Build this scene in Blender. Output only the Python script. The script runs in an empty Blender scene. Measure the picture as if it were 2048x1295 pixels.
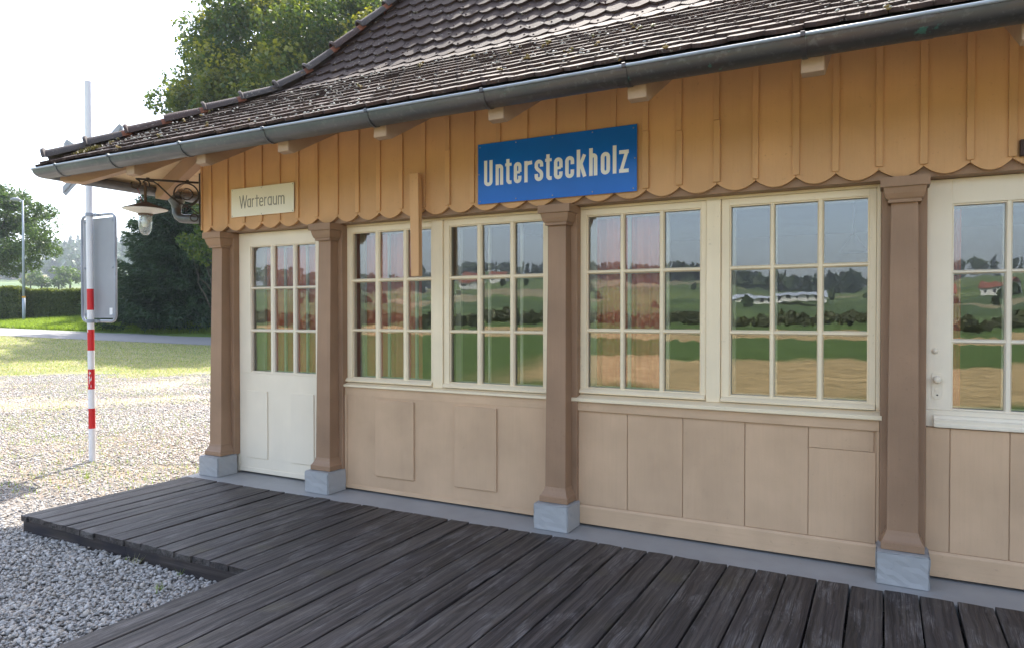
import bpy, bmesh, math, random
import numpy as np
from mathutils import Vector, Matrix
R = math.radians
random.seed(7); rng = np.random.default_rng(7)
scn = bpy.context.scene
COL = scn.collection

# ------------------------------------------------------------------ camera
CAM = np.array([0.0, -4.62, 1.5])
FPX, YAW, PITCH = 1397.0, math.atan(744 / 1397.0), math.atan(19 / 1397.0)
fw = Vector((-math.sin(YAW) * math.cos(PITCH), math.cos(YAW) * math.cos(PITCH), -math.sin(PITCH)))
rt = Vector((math.cos(YAW), math.sin(YAW), 0)); up = rt.cross(fw)
cd = bpy.data.cameras.new('camera'); cam = bpy.data.objects.new('camera', cd); COL.objects.link(cam)
cd.lens = FPX / 2048 * 36; cd.sensor_width = 36; cd.clip_start = 0.05; cd.clip_end = 6000
mw = Matrix((( rt.x, up.x, -fw.x, CAM[0]), (rt.y, up.y, -fw.y, CAM[1]), (rt.z, up.z, -fw.z, CAM[2]), (0, 0, 0, 1)))
cam.matrix_world = mw
scn.camera = cam
# ------------------------------------------------------------------ light
SUN_EL = R(53.5)
SX, SY = -0.417, 0.909                       # horizontal direction towards the sun
w = bpy.data.worlds.new('World'); scn.world = w; w.use_nodes = True
nt = w.node_tree; nt.nodes.clear()
sky = nt.nodes.new('ShaderNodeTexSky'); sky.sky_type = 'NISHITA'; sky.sun_disc = False
sky.sun_elevation = SUN_EL; sky.sun_rotation = math.atan2(SX, SY); sky.air_density = 1.0; sky.dust_density = 2.2; sky.ozone_density = 1.0
bg = nt.nodes.new('ShaderNodeBackground'); bg.inputs[1].default_value = 0.15
wo = nt.nodes.new('ShaderNodeOutputWorld'); sky_desat = nt.nodes.new('ShaderNodeHueSaturation'); sky_desat.inputs['Saturation'].default_value = 0.80   # haze imitated by desaturating the sky; keeps fill in the shade less blue
nt.links.new(sky.outputs[0], sky_desat.inputs['Color']); nt.links.new(sky_desat.outputs[0], bg.inputs[0]); nt.links.new(bg.outputs[0], wo.inputs[0])
sl = bpy.data.lights.new('sun', 'SUN'); sl.energy = 3.2; sl.angle = R(0.53); sl.color = (1.0, 0.945, 0.86)
so = bpy.data.objects.new('sun', sl); COL.objects.link(so)
so.rotation_euler = Vector((SX * math.cos(SUN_EL), SY * math.cos(SUN_EL), math.sin(SUN_EL))).to_track_quat('Z', 'Y').to_euler()
so.location = (-10, 25, 30)
scn.view_settings.view_transform = 'Standard'; scn.view_settings.look = 'None'
scn.view_settings.gamma = 1.0; scn.view_settings.exposure = 1.95; scn.view_settings.use_curve_mapping = False
scn.cycles.max_bounces = 8; scn.cycles.diffuse_bounces = 4; scn.cycles.glossy_bounces = 4
scn.cycles.transparent_max_bounces = 16; scn.cycles.transmission_bounces = 6
scn.cycles.use_denoising = True; scn.cycles.caustics_reflective = False; scn.cycles.caustics_refractive = False

# ------------------------------------------------------------------ materials
class M:
    def __init__(s, name):
        s.m = bpy.data.materials.new(name); s.m.use_nodes = True; s.t = s.m.node_tree; s.t.nodes.clear()
        s.out = s.n('ShaderNodeOutputMaterial')
    def n(s, typ, **kw):
        x = s.t.nodes.new(typ)
        for k, v in kw.items(): setattr(x, k, v)
        return x
    def put(s, node, i, v):
        if v is None: return
        if isinstance(v, bpy.types.NodeSocket): s.t.links.new(v, node.inputs[i])
        else: node.inputs[i].default_value = (tuple(v) + (1.0,) if hasattr(v, '__len__') and len(v) == 3 and node.inputs[i].type == 'RGBA' else v)
    def math(s, op, a, b=None, c=None, clamp=False):
        x = s.n('ShaderNodeMath', operation=op, use_clamp=clamp); s.put(x, 0, a); s.put(x, 1, b); s.put(x, 2, c); return x.outputs[0]
    def vmath(s, op, a, b=None):
        x = s.n('ShaderNodeVectorMath', operation=op); s.put(x, 0, a); s.put(x, 1, b)
        return x.outputs['Value'] if op in ('DOT_PRODUCT', 'LENGTH') else x.outputs[0]
    def mix(s, f, a, b, mode='MIX'):
        x = s.n('ShaderNodeMix', data_type='RGBA', blend_type=mode, clamp_factor=True)
        s.put(x, 0, f); s.put(x, 6, a); s.put(x, 7, b); return x.outputs[2]
    def ramp(s, f, stops, interp='LINEAR'):
        x = s.n('ShaderNodeValToRGB'); s.put(x, 0, f); x.color_ramp.interpolation = interp
        e = x.color_ramp.elements
        while len(e) < len(stops): e.new(0.5)
        for el, (p, c) in zip(e, stops):
            el.position = p; el.color = (c, c, c, 1) if isinstance(c, (int, float)) else tuple(c) + (1,)
        return x.outputs[0]
    def step(s, v, a, b):
        x = s.n('ShaderNodeMapRange', clamp=True); s.put(x, 0, v); s.put(x, 1, a); s.put(x, 2, b); return x.outputs[0]
    def obj(s): return s.n('ShaderNodeTexCoord').outputs['Object']
    def pos(s): return s.n('ShaderNodeNewGeometry').outputs['Position']
    def rnd(s): return s.n('ShaderNodeObjectInfo').outputs['Random']
    def attr(s, name): return s.n('ShaderNodeAttribute', attribute_name=name).outputs['Color']
    def sc(s, v, k, off=None):
        x = s.n('ShaderNodeMapping'); s.put(x, 0, v); x.inputs['Scale'].default_value = k if hasattr(k, '__len__') else (k, k, k)
        if off is not None: s.put(x, 1, off)
        return x.outputs[0]
    def noise(s, v, k, detail=4, rough=0.55, dist=0.0, out=0):
        x = s.n('ShaderNodeTexNoise'); s.put(x, 'Vector', v); x.inputs['Scale'].default_value = k
        x.inputs['Detail'].default_value = detail; x.inputs['Roughness'].default_value = rough; x.inputs['Distortion'].default_value = dist
        return x.outputs[out]
    def voro(s, v, k, out='Distance', feature='F1', rand=1.0):
        x = s.n('ShaderNodeTexVoronoi', feature=feature); s.put(x, 'Vector', v); x.inputs['Scale'].default_value = k
        x.inputs['Randomness'].default_value = rand; return x.outputs[out]
    def bump(s, h, strength=0.3, dist=0.01, nrm=None):
        x = s.n('ShaderNodeBump'); s.put(x, 'Height', h); x.inputs['Strength'].default_value = strength; x.inputs['Distance'].default_value = dist
        if nrm is not None: s.put(x, 'Normal', nrm)
        return x.outputs[0]
    def bsdf(s, col, rough=0.6, nrm=None, spec=0.4, metal=0.0, **kw):
        x = s.n('ShaderNodeBsdfPrincipled'); s.put(x, 'Base Color', col); s.put(x, 'Roughness', rough); s.put(x, 'Specular IOR Level', spec)
        s.put(x, 'Metallic', metal)
        if nrm is not None: s.put(x, 'Normal', nrm)
        for k, v in kw.items(): s.put(x, k, v)
        return x.outputs[0]
    def done(s, sh): s.t.links.new(sh, s.out.inputs[0]); return s.m

def paint(name, col, rough=0.5, grain=(60, 60, 3), var=0.06, dirt=0.10, bumpk=0.25, dirtcol=None, spec=0.35):
    m = M(name); v = m.obj(); r = m.rnd()
    off = m.n('ShaderNodeCombineXYZ'); m.put(off, 0, m.math('MULTIPLY', r, 13.7)); m.put(off, 2, m.math('MULTIPLY', r, 7.1))
    vv = m.vmath('ADD', v, off.outputs[0])
    big = m.noise(vv, 2.2, 3); g = m.noise(m.sc(vv, grain), 1.0, 4, 0.6)
    sp = m.noise(vv, 45, 2, 0.7)
    dark = tuple(c * (1 - var * 2.2) for c in col); lite = tuple(min(1, c * (1 + var)) for c in col)
    c = m.mix(m.step(big, 0.3, 0.7), dark, lite)
    c = m.mix(m.math('MULTIPLY', m.step(g, 0.45, 0.75), var * 2), c, tuple(x * 0.7 for x in col))
    dc = dirtcol or tuple(x * 0.45 for x in col)
    c = m.mix(m.math('MULTIPLY', m.step(sp, 0.66, 0.74), dirt * 3), c, dc)
    c = m.mix(m.math('MULTIPLY', r, 0.16), c, tuple(x * 0.72 for x in col))
    c = m.mix(m.math('MULTIPLY', m.step(m.noise(m.sc(vv, tuple(g_ * 0.18 for g_ in grain)), 1.0, 3, 0.6), 0.55, 0.8), var * 1.6), c, tuple(x * 0.66 for x in col))
    h = m.math('ADD', m.math('MULTIPLY', g, 0.8), m.math('MULTIPLY', sp, 0.3))
    return m.done(m.bsdf(c, rough, m.bump(h, bumpk, 0.004), spec))

MT = {}
MT['siding'] = paint('siding_paint', (0.64, 0.36, 0.165), 0.55, (70, 70, 2.5), 0.06, 0.10, 0.5)
MT['panel'] = paint('panel_paint', (0.61, 0.405, 0.25), 0.55, (60, 60, 3), 0.075, 0.08, 0.5)
MT['panelh'] = paint('rail_paint', (0.62, 0.415, 0.255), 0.55, (3, 60, 60), 0.085, 0.10, 0.6)
MT['pillar'] = paint('pillar_paint', (0.335, 0.20, 0.118), 0.5, (60, 60, 2.5), 0.10, 0.10, 0.5)
MT['cream'] = paint('cream_paint', (0.88, 0.725, 0.50), 0.42, (50, 50, 3), 0.045, 0.10, 0.2, (0.42, 0.33, 0.20))
MT['creamh'] = paint('cream_rail_paint', (0.88, 0.725, 0.50), 0.42, (3, 50, 50), 0.045, 0.10, 0.2, (0.42, 0.33, 0.20))
MT['doorw'] = paint('door_paint', (0.85, 0.74, 0.58), 0.4, (50, 50, 3), 0.03, 0.06, 0.2, (0.45, 0.38, 0.26))
MT['stone'] = paint('grey_masonry_paint', (0.385, 0.375, 0.365), 0.6, (11, 11, 11), 0.03, 0.10, 0.14)
MT['slab'] = paint('grey_floor_paint', (0.35, 0.345, 0.335), 0.5, (9, 9, 9), 0.08, 0.14, 0.4, (0.33, 0.20, 0.12))
MT['rafter'] = paint('rafter_paint', (0.47, 0.32, 0.21), 0.6, (50, 4, 50), 0.09, 0.12, 0.5)
MT['soffit'] = paint('soffit_paint', (0.80, 0.64, 0.42), 0.6, (3, 50, 50), 0.04, 0.05, 0.2)
MT['signw'] = paint('white_enamel', (0.82, 0.77, 0.62), 0.3, (8, 8, 8), 0.02, 0.04, 0.02, (0.4, 0.3, 0.2))
MT['signgrey'] = paint('grey_lettering', (0.30, 0.29, 0.24), 0.6, (80, 80, 80), 0.15, 0.1, 0.1)
MT['letter'] = paint('white_lettering', (0.86, 0.85, 0.82), 0.35, (8, 8, 8), 0.02, 0.03, 0.02)
MT['blue'] = paint('blue_enamel', (0.006, 0.145, 0.60), 0.2, (4, 4, 4), 0.05, 0.02, 0.02, spec=0.25)
MT['screw'] = paint('screw_metal', (0.35, 0.34, 0.30), 0.45, (80, 80, 80), 0.1, 0.3, 0.1)
MT['white'] = paint('white_pole_paint', (0.74, 0.74, 0.75), 0.4, (50, 50, 3), 0.03, 0.10, 0.15, (0.25, 0.24, 0.2))
MT['red'] = paint('red_band_paint', (0.58, 0.015, 0.02), 0.35, (50, 50, 3), 0.06, 0.02, 0.1, (0.7, 0.6, 0.6))
MT['alu'] = paint('weathered_aluminium', (0.30, 0.31, 0.33), 0.5, (30, 30, 4), 0.05, 0.08, 0.1, (0.25, 0.25, 0.25))
MT['galv'] = paint('galvanised_tube', (0.33, 0.36, 0.41), 0.38, (40, 40, 40), 0.2, 0.2, 0.1)
MT['iron'] = paint('rusty_wrought_iron', (0.055, 0.042, 0.035), 0.65, (60, 60, 60), 0.35, 0.5, 0.6, (0.15, 0.06, 0.025))
MT['rust'] = paint('rusted_enamel', (0.13, 0.085, 0.06), 0.75, (30, 30, 30), 0.3, 0.4, 0.5, (0.25, 0.12, 0.05))
MT['enamel'] = paint('shade_enamel', (0.80, 0.79, 0.75), 0.35, (20, 20, 20), 0.04, 0.15, 0.1, (0.3, 0.15, 0.07))
MT['wire'] = paint('red_wire', (0.30, 0.03, 0.02), 0.5)
MT['darkbox'] = paint('brown_plate', (0.045, 0.02, 0.012), 0.5)
MT['inner'] = paint('interior_plaster', (0.30, 0.25, 0.19), 0.8)
MT['innerfloor'] = paint('interior_boards', (0.12, 0.07, 0.04), 0.5, (3, 60, 60))
MT['curtain'] = paint('curtain_cloth', (0.60, 0.17, 0.10), 0.9, (300, 300, 300), 0.08, 0.0, 0.1)
MT['innersash'] = paint('inner_sash_paint', (0.45, 0.40, 0.30), 0.5)
MT['hedgecore'] = paint('hedge_twigs', (0.035, 0.035, 0.018), 0.9, (20, 20, 20), 0.3, 0.3, 0.8)
MT['dark'] = paint('shadow_gap_timber', (0.03, 0.022, 0.016), 0.9)

def glass(name, ior, wav, milk=0.0):
    m = M(name); v = m.pos()
    h = m.noise(v, 5.0, 2, 0.5)
    nb = m.bump(h, wav, 0.02)
    fr = m.n('ShaderNodeFresnel'); bf = m.n('ShaderNodeNewGeometry').outputs['Backfacing']   # same reflectance on both faces of the thin pane
    m.put(fr, 0, m.math('MULTIPLY_ADD', bf, 1.0 / ior - ior, ior)); m.put(fr, 'Normal', nb)
    g = m.n('ShaderNodeBsdfGlossy'); g.inputs['Roughness'].default_value = 0.0; g.inputs['Color'].default_value = (1, 1, 1, 1); m.put(g, 'Normal', nb)
    tr = m.n('ShaderNodeBsdfTransparent'); tr.inputs[0].default_value = (0.93, 0.955, 0.95, 1)
    mx = m.n('ShaderNodeMixShader'); m.put(mx, 0, fr.outputs[0]); m.put(mx, 1, tr.outputs[0]); m.put(mx, 2, g.outputs[0])
    if milk:
        tl = m.n('ShaderNodeBsdfTranslucent'); tl.inputs[0].default_value = (0.8, 0.8, 0.8, 1); df = m.n('ShaderNodeBsdfDiffuse'); df.inputs[0].default_value = (0.8, 0.8, 0.8, 1)
        a1 = m.n('ShaderNodeMixShader'); a1.inputs[0].default_value = 0.5; m.put(a1, 1, tl.outputs[0]); m.put(a1, 2, df.outputs[0])
        a2 = m.n('ShaderNodeMixShader'); a2.inputs[0].default_value = milk; m.put(a2, 1, mx.outputs[0]); m.put(a2, 2, a1.outputs[0]); return m.done(a2.outputs[0])
    return m.done(mx.outputs[0])
MT['glass'] = glass('window_glass', 1.88, 0.02)
MT['bulbglass'] = glass('lamp_glass', 1.6, 0.1, 0.14)

def deck_mat():
    m = M('weathered_deck_wood'); v = m.obj(); r = m.rnd()
    off = m.n('ShaderNodeCombineXYZ'); m.put(off, 0, m.math('MULTIPLY', r, 31.7)); m.put(off, 1, m.math('MULTIPLY', r, 57.1))
    vv = m.vmath('ADD', v, off.outputs[0])
    warp = m.noise(vv, 3.0, 2, 0.5, 0, 1)
    vw = m.vmath('ADD', vv, m.sc(warp, (0.035, 0.0, 0)))
    rings = m.noise(m.sc(vw, (34, 0.7, 34)), 1.0, 3, 0.7, 0.4)
    fine = m.noise(m.sc(vw, (150, 3.2, 150)), 1.0, 3, 0.7)
    blot = m.noise(m.sc(vv, (5, 1.6, 5)), 1.0, 4, 0.6)
    wear = m.noise(m.sc(vv, (9, 2.6, 9)), 1.0, 5, 0.7, 0.6)
    c = m.ramp(rings, [(0.36, (0.007, 0.005, 0.004)), (0.47, (0.027, 0.021, 0.018)), (0.60, (0.075, 0.061, 0.051))])
    c = m.mix(m.math('MULTIPLY', m.step(blot, 0.42, 0.62), 0.4), c, (0.034, 0.027, 0.031))
    c = m.mix(m.math('MULTIPLY', m.step(m.noise(vv, 1.7, 3), 0.62, 0.74), 0.6), c, (0.075, 0.062, 0.022))
    wm = m.math('MULTIPLY', m.step(wear, 0.50, 0.64), m.step(fine, 0.46, 0.56))
    c = m.mix(m.math('MULTIPLY', wm, 0.7), c, (0.20, 0.18, 0.17))
    c = m.mix(m.math('MULTIPLY', m.step(fine, 0.50, 0.66), 0.3), c, (0.10, 0.09, 0.09))
    kn = m.voro(m.sc(vv, (7, 1.3, 7)), 1.0)
    c = m.mix(m.step(kn, 0.10, 0.03), c, (0.018, 0.014, 0.013))
    c = m.mix(m.math('MULTIPLY', r, 0.25), c, m.mix(0.5, c, (0.12, 0.105, 0.09)))
    h = m.math('ADD', m.math('MULTIPLY', rings, 0.7), m.math('MULTIPLY', fine, 0.6))
    return m.done(m.bsdf(c, m.ramp(fine, [(0.3, 0.5), (0.7, 0.72)]), m.bump(h, 0.7, 0.006), 0.35))
MT['deck'] = deck_mat()
def fascia_mat():
    m = M('tarred_fascia_wood'); v = m.obj()
    g = m.noise(m.sc(v, (1.4, 60, 46)), 1.0, 4, 0.65, 0.4); b = m.noise(m.sc(v, (2.2, 2, 6)), 1.0, 3)
    c = m.ramp(g, [(0.3, (0.018, 0.013, 0.012)), (0.6, (0.06, 0.047, 0.042)), (0.8, (0.15, 0.13, 0.12))])
    c = m.mix(m.math('MULTIPLY', m.step(b, 0.45, 0.6), 0.75), c, (0.017, 0.016, 0.024))
    return m.done(m.bsdf(c, 0.65, m.bump(g, 0.6, 0.006), 0.3))
MT['fascia'] = fascia_mat()

def tile_mat(name, a, b, lich=1.0, fresh=False):
    m = M(name); v = m.obj(); r = m.rnd(); p = m.pos()
    off = m.n('ShaderNodeCombineXYZ'); m.put(off, 0, m.math('MULTIPLY', r, 91.7)); m.put(off, 1, m.math('MULTIPLY', r, 47.1))
    vv = m.vmath('ADD', v, off.outputs[0])
    n1 = m.noise(vv, 9, 4, 0.6); n2 = m.noise(vv, 60, 3, 0.7)
    c = m.mix(m.step(n1, 0.3, 0.7), a, b)
    c = m.mix(m.step(r, 0.84, 0.88), c, (0.095, 0.045, 0.035))
    c = m.mix(m.step(r, 0.965, 0.97), c, (0.16, 0.11, 0.085))
    c = m.mix(m.math('MULTIPLY', m.step(r, 0.0, 0.3), 0.35), tuple(x * 0.6 for x in a), c)
    lm = m.math('MULTIPLY', m.step(m.noise(p, 26, 3, 0.6), 0.61, 0.67), m.step(m.noise(p, 2.6, 2), 0.44, 0.58))
    c = m.mix(m.math('MULTIPLY', lm, 0.6 * lich), c, (0.34, 0.31, 0.26))
    ly = m.math('MULTIPLY', m.step(m.noise(p, 19, 3, 0.6), 0.66, 0.71), m.step(m.noise(p, 3.3, 2, 0.5, 0.4), 0.5, 0.6))
    c = m.mix(m.math('MULTIPLY', ly, 0.8 * lich), c, (0.30, 0.19, 0.05))
    sx = m.n('ShaderNodeSeparateXYZ'); m.put(sx, 0, v)
    gr = m.math('SINE', m.math('MULTIPLY', sx.outputs[0], 420.0))
    if fresh: c = m.mix(m.math('MULTIPLY', m.step(sx.outputs[0], .318, .326), m.step(r, .7, .72)), c, (0.20, 0.075, 0.045))
    h = m.math('ADD', m.math('MULTIPLY', gr, 0.12), m.math('ADD', m.math('MULTIPLY', n2, 0.5), m.math('MULTIPLY', lm, 1.2)))
    return m.done(m.bsdf(c, 0.78, m.bump(h, 0.7, 0.005), 0.25))
MT['tile'] = tile_mat('clay_roof_tile', (0.064, 0.038, 0.031), (0.112, 0.067, 0.053))
MT['hip'] = tile_mat('clay_hip_tile', (0.085, 0.070, 0.066), (0.13, 0.105, 0.096), 1.0, True)

def zinc():
    m = M('patinated_gutter_metal'); v = m.pos()
    n = m.noise(m.sc(v, (1.6, 6, 6)), 1.0, 4, 0.6); n2 = m.noise(v, 30, 3, 0.6)
    sx = m.n('ShaderNodeSeparateXYZ'); m.put(sx, 0, v)
    t = m.step(m.math('ADD', sx.outputs[0], m.math('MULTIPLY', n2, 0.8)), -3.6, -0.6)
    zincc = m.mix(m.step(n, 0.35, 0.65), (0.085, 0.092, 0.098), (0.135, 0.142, 0.148))
    cop = m.mix(m.step(n, 0.4, 0.62), (0.062, 0.060, 0.060), (0.085, 0.058, 0.052))
    c = m.mix(t, zincc, cop)
    c = m.mix(m.math('MULTIPLY', m.step(n2, 0.55, 0.7), 0.3), c, (0.20, 0.21, 0.20))
    c = m.mix(m.math('MULTIPLY', m.math('MULTIPLY', m.step(m.noise(v, 17, 3), 0.68, 0.73), t), 0.7), c, (0.08, 0.24, 0.18))
    return m.done(m.bsdf(c, 0.42, m.bump(n2, 0.12, 0.003), 0.5, 0.55))
MT['zinc'] = zinc()
MT['rim'] = paint('rim_highlight_metal', (0.30, 0.34, 0.40), 0.28, (3, 40, 40), 0.15, 0.2, 0.1, spec=0.6)  # lighter bluish colour paints the sky's highlight along the gutter rim

def leafmat(name, c1, c2, tr=0.45, trc=(0.30, 0.42, 0.04)):
    m = M(name); a = m.attr('tint'); sx = m.n('ShaderNodeSeparateColor'); m.put(sx, 0, a)
    c = m.mix(sx.outputs[0], c1, c2)
    d = m.bsdf(c, 0.5, None, 0.3)
    t = m.n('ShaderNodeBsdfTranslucent'); m.put(t, 0, m.mix(0.5, m.mix(1.0, c, (3.0, 3.0, 1.6), 'MULTIPLY'), trc))
    mx = m.n('ShaderNodeMixShader'); mx.inputs[0].default_value = tr; m.put(mx, 1, d); m.put(mx, 2, t.outputs[0])
    return m.done(mx.outputs[0])
MT['lime'] = leafmat('broad_leaves', (0.032, 0.068, 0.015), (0.24, 0.215, 0.016), 0.34, (0.16, 0.20, 0.02))
MT['oak'] = leafmat('oak_leaves', (0.032, 0.062, 0.018), (0.065, 0.10, 0.025), 0.35, (0.12, 0.19, 0.04))
MT['spruce'] = leafmat('spruce_needles', (0.016, 0.040, 0.016), (0.05, 0.088, 0.03), 0.14, (0.04, 0.08, 0.02))
MT['hedge'] = leafmat('hedge_leaves', (0.045, 0.07, 0.016), (0.12, 0.14, 0.035), 0.3, (0.16, 0.2, 0.04))
MT['farwood'] = leafmat('far_wood_leaves', (0.030, 0.055, 0.026), (0.07, 0.105, 0.042), 0.15, (0.06, 0.1, 0.03))
MT['grass'] = leafmat('grass_blades', (0.10, 0.14, 0.025), (0.17, 0.24, 0.035), 0.45, (0.30, 0.42, 0.05))
MT['drygrass'] = leafmat('dry_grass_blades', (0.26, 0.26, 0.13), (0.38, 0.34, 0.21), 0.35, (0.4, 0.36, 0.15))
MT['scrub'] = leafmat('far_scrub_leaves', (0.05, 0.065, 0.03), (0.085, 0.095, 0.04), 0.2, (0.09, 0.12, 0.04))
MT['litter'] = leafmat('dry_litter', (0.22, 0.12, 0.06), (0.40, 0.27, 0.15), 0.1, (0.3, 0.2, 0.1))
MT['bark'] = paint('bark', (0.075, 0.06, 0.045), 0.9, (20, 20, 4), 0.3, 0.2, 0.8)
MT['moss'] = leafmat('moss', (0.045, 0.045, 0.01), (0.16, 0.115, 0.02), 0.05, (0.1, 0.1, 0.02))

def pebble():
    m = M('river_pebbles'); a = m.attr('tint')
    n = m.noise(m.pos(), 160, 2)
    c = m.mix(m.math('MULTIPLY', m.step(n, 0.4, 0.7), 0.25), a, (0.18, 0.17, 0.16))
    return m.done(m.bsdf(c, 0.6, None, 0.4))
MT['pebble'] = pebble()

def ground_mat():
    m = M('ground_cover'); p = m.pos()
    sx = m.n('ShaderNodeSeparateXYZ'); m.put(sx, 0, p); X, Y = sx.outputs[0], sx.outputs[1]
    wn = m.noise(p, 0.35, 4, 0.6); wn2 = m.noise(p, 1.3, 4, 0.65)
    flat = m.n('ShaderNodeCombineXYZ'); m.put(flat, 0, X); m.put(flat, 1, Y); pf = flat.outputs[0]
    depth = m.vmath('DOT_PRODUCT', m.vmath('SUBTRACT', pf, (0, -4.62, 0)), (-0.4701, 0.8826, 0.0))
    # gravel
    vc = m.voro(pf, 52, 'Color'); vd = m.voro(pf, 52)
    sep = m.n('ShaderNodeSeparateColor'); m.put(sep, 0, vc)
    grav = m.ramp(sep.outputs[0], [(0.0, (0.10, 0.096, 0.092)), (0.35, (0.19, 0.178, 0.165)), (0.6, (0.25, 0.218, 0.185)), (0.85, (0.31, 0.29, 0.27)), (1.0, (0.38, 0.365, 0.35))])
    grav = m.mix(m.math('MULTIPLY', m.step(vd, 0.35, 0.75), 0.5), grav, (0.13, 0.11, 0.09))
    far = m.step(depth, 8.0, 14.0)
    gfar = m.mix(m.step(m.noise(pf, 13, 4, 0.75), 0.40, 0.60), (0.19, 0.16, 0.14), (0.33, 0.30, 0.285))
    grav = m.mix(m.math('MULTIPLY', far, 0.85), grav, gfar)
    straw = m.math('MULTIPLY', m.step(m.noise(m.sc(pf, (1.0, 2.2, 1)), 1.6, 5, 0.7, 0.8), 0.50, 0.62), m.step(depth, 5.0, 8.0))
    grav = m.mix(m.math('MULTIPLY', straw, 0.55), grav, m.mix(m.noise(pf, 40, 3, 0.7), (0.26, 0.16, 0.09), (0.46, 0.36, 0.24)))
    weeds = m.math('MULTIPLY', m.step(m.noise(pf, 1.1, 5, 0.75), 0.57, 0.66), m.step(depth, 5.5, 9.0))
    grav = m.mix(m.math('MULTIPLY', weeds, m.step(m.noise(pf, 22, 2), 0.4, 0.6)), grav, (0.27, 0.28, 0.07))
    # lawn
    ln = m.noise(m.sc(pf, (1.0, 1.6, 1)), 0.9, 6, 0.75, 0.6); lf = m.noise(pf, 9, 4, 0.75)
    lawn = m.ramp(ln, [(0.32, (0.15, 0.185, 0.07)), (0.5, (0.245, 0.24, 0.12)), (0.68, (0.36, 0.31, 0.20))])
    lawn = m.mix(m.math('MULTIPLY', m.step(lf, 0.35, 0.7), 0.5), lawn, (0.10, 0.12, 0.03))
    lm = m.step(m.math('ADD', depth, m.math('MULTIPLY', m.math('SUBTRACT', wn2, 0.5), 5.0)), 17.6, 19.4)
    yb = m.step(Y, -3.0, 0.0)
    lm = m.math('MULTIPLY', lm, yb)
    c = m.mix(lm, grav, lawn)
    # bank and fields beyond the road
    bank = m.mix(m.step(m.noise(pf, 1.5, 4, 0.7), 0.35, 0.65), (0.075, 0.13, 0.022), (0.13, 0.20, 0.035))
    c = m.mix(m.math('MULTIPLY', m.step(depth, 32.0, 33.0), yb), c, bank)
    rad = m.vmath('LENGTH', m.vmath('SUBTRACT', pf, (0, -4.62, 0)))
    wob = m.sc(m.noise(pf, 0.02, 3, 0.5, 0, 1), (60, 60, 0)); pc = m.voro(m.sc(m.vmath('ADD', pf, wob), (0.009, 0.02, 0)), 1.0, 'Color'); ps = m.n('ShaderNodeSeparateColor'); m.put(ps, 0, pc); bands = ps.outputs[0]
    field = m.ramp(bands, [(0.0, (0.055, 0.10, 0.03)), (0.25, (0.085, 0.14, 0.035)), (0.45, (0.12, 0.17, 0.05)), (0.62, (0.06, 0.11, 0.03)), (0.72, (0.23, 0.19, 0.10)), (0.82, (0.26, 0.225, 0.13)), (0.9, (0.10, 0.15, 0.045))], 'CONSTANT')
    field = m.mix(m.math('MULTIPLY', m.step(m.noise(pf, 0.2, 5, 0.7), 0.3, 0.7), 0.3), field, (0.16, 0.17, 0.07))
    c = m.mix(m.math('MULTIPLY', m.step(rad, 56, 60), yb), c, m.mix(m.step(rad, 120, 230), (0.26, 0.25, 0.10), field))
    # south side: verge, stubble, crop
    yn = m.math('ADD', Y, m.math('MULTIPLY', m.math('SUBTRACT', m.noise(pf, 0.12, 5, 0.6), 0.5), 11.0))
    verge = m.mix(m.noise(pf, 3, 5, 0.75), (0.06, 0.10, 0.025), (0.14, 0.19, 0.05))
    stub = m.mix(m.step(m.noise(m.sc(pf, (0.8, 2.0, 1)), 1.0, 7, 0.85, 0.5), 0.38, 0.62), (0.22, 0.165, 0.07), (0.62, 0.45, 0.22))
    crop = m.mix(m.step(m.noise(m.sc(pf, (0.5, 1.4, 1)), 1.0, 7, 0.85, 0.4), 0.38, 0.62), (0.05, 0.095, 0.02), (0.12, 0.18, 0.045))
    sb = m.step(yn, -7.3, -7.9)
    sc_ = m.mix(sb, c, verge)
    sc_ = m.mix(m.math('MULTIPLY', m.step(yn, -9.6, -11.6), m.step(m.math('ADD', X, m.math('MULTIPLY', Y, -0.25)), -7.5, -5.0)), sc_, stub)
    sc_ = m.mix(m.step(yn, -22.0, -23.5), sc_, crop)
    sc_ = m.mix(m.math('MULTIPLY', m.step(yn, -9.6, -11.6), m.step(m.math('ADD', X, m.math('MULTIPLY', Y, -0.25)), -5.0, -7.5)), sc_, crop)
    sc_ = m.mix(m.math('MULTIPLY', m.step(yn, -44, -45), m.step(yn, -64, -62)), sc_, stub)
    sc_ = m.mix(m.step(rad, 84, 90), sc_, field)
    c = m.mix(m.step(Y, -3.0, -5.0), c, sc_)
    h = m.math('ADD', m.math('MULTIPLY', m.math('SUBTRACT', 1.0, vd), 0.9), m.math('MULTIPLY', lf, 0.6))
    fade = m.step(depth, 40, 10)
    b = m.n('ShaderNodeBump'); m.put(b, 'Height', h); m.put(b, 'Strength', m.math('MULTIPLY', fade, 0.8)); b.inputs['Distance'].default_value = 0.015
    return m.done(m.bsdf(c, 0.85, b.outputs[0], 0.2))
MT['ground'] = ground_mat()
def road_mat():
    m = M('asphalt'); p = m.pos(); n = m.noise(p, 30, 3, 0.7); b = m.noise(p, 0.8, 3)
    c = m.mix(n, (0.17, 0.165, 0.165), (0.24, 0.235, 0.23)); c = m.mix(m.math('MULTIPLY', b, 0.4), c, (0.30, 0.29, 0.27))
    return m.done(m.bsdf(c, 0.85, None, 0.3))
MT['road'] = road_mat()
MT['roofred'] = paint('red_roof_tiles', (0.22, 0.085, 0.055), 0.8)
MT['housewhite'] = paint('white_render', (0.75, 0.73, 0.68), 0.8)
MT['winglass'] = paint('dark_far_window', (0.04, 0.05, 0.06), 0.2)
MT['streetlamp'] = paint('street_lamp_grey', (0.42, 0.46, 0.52), 0.5)
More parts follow.
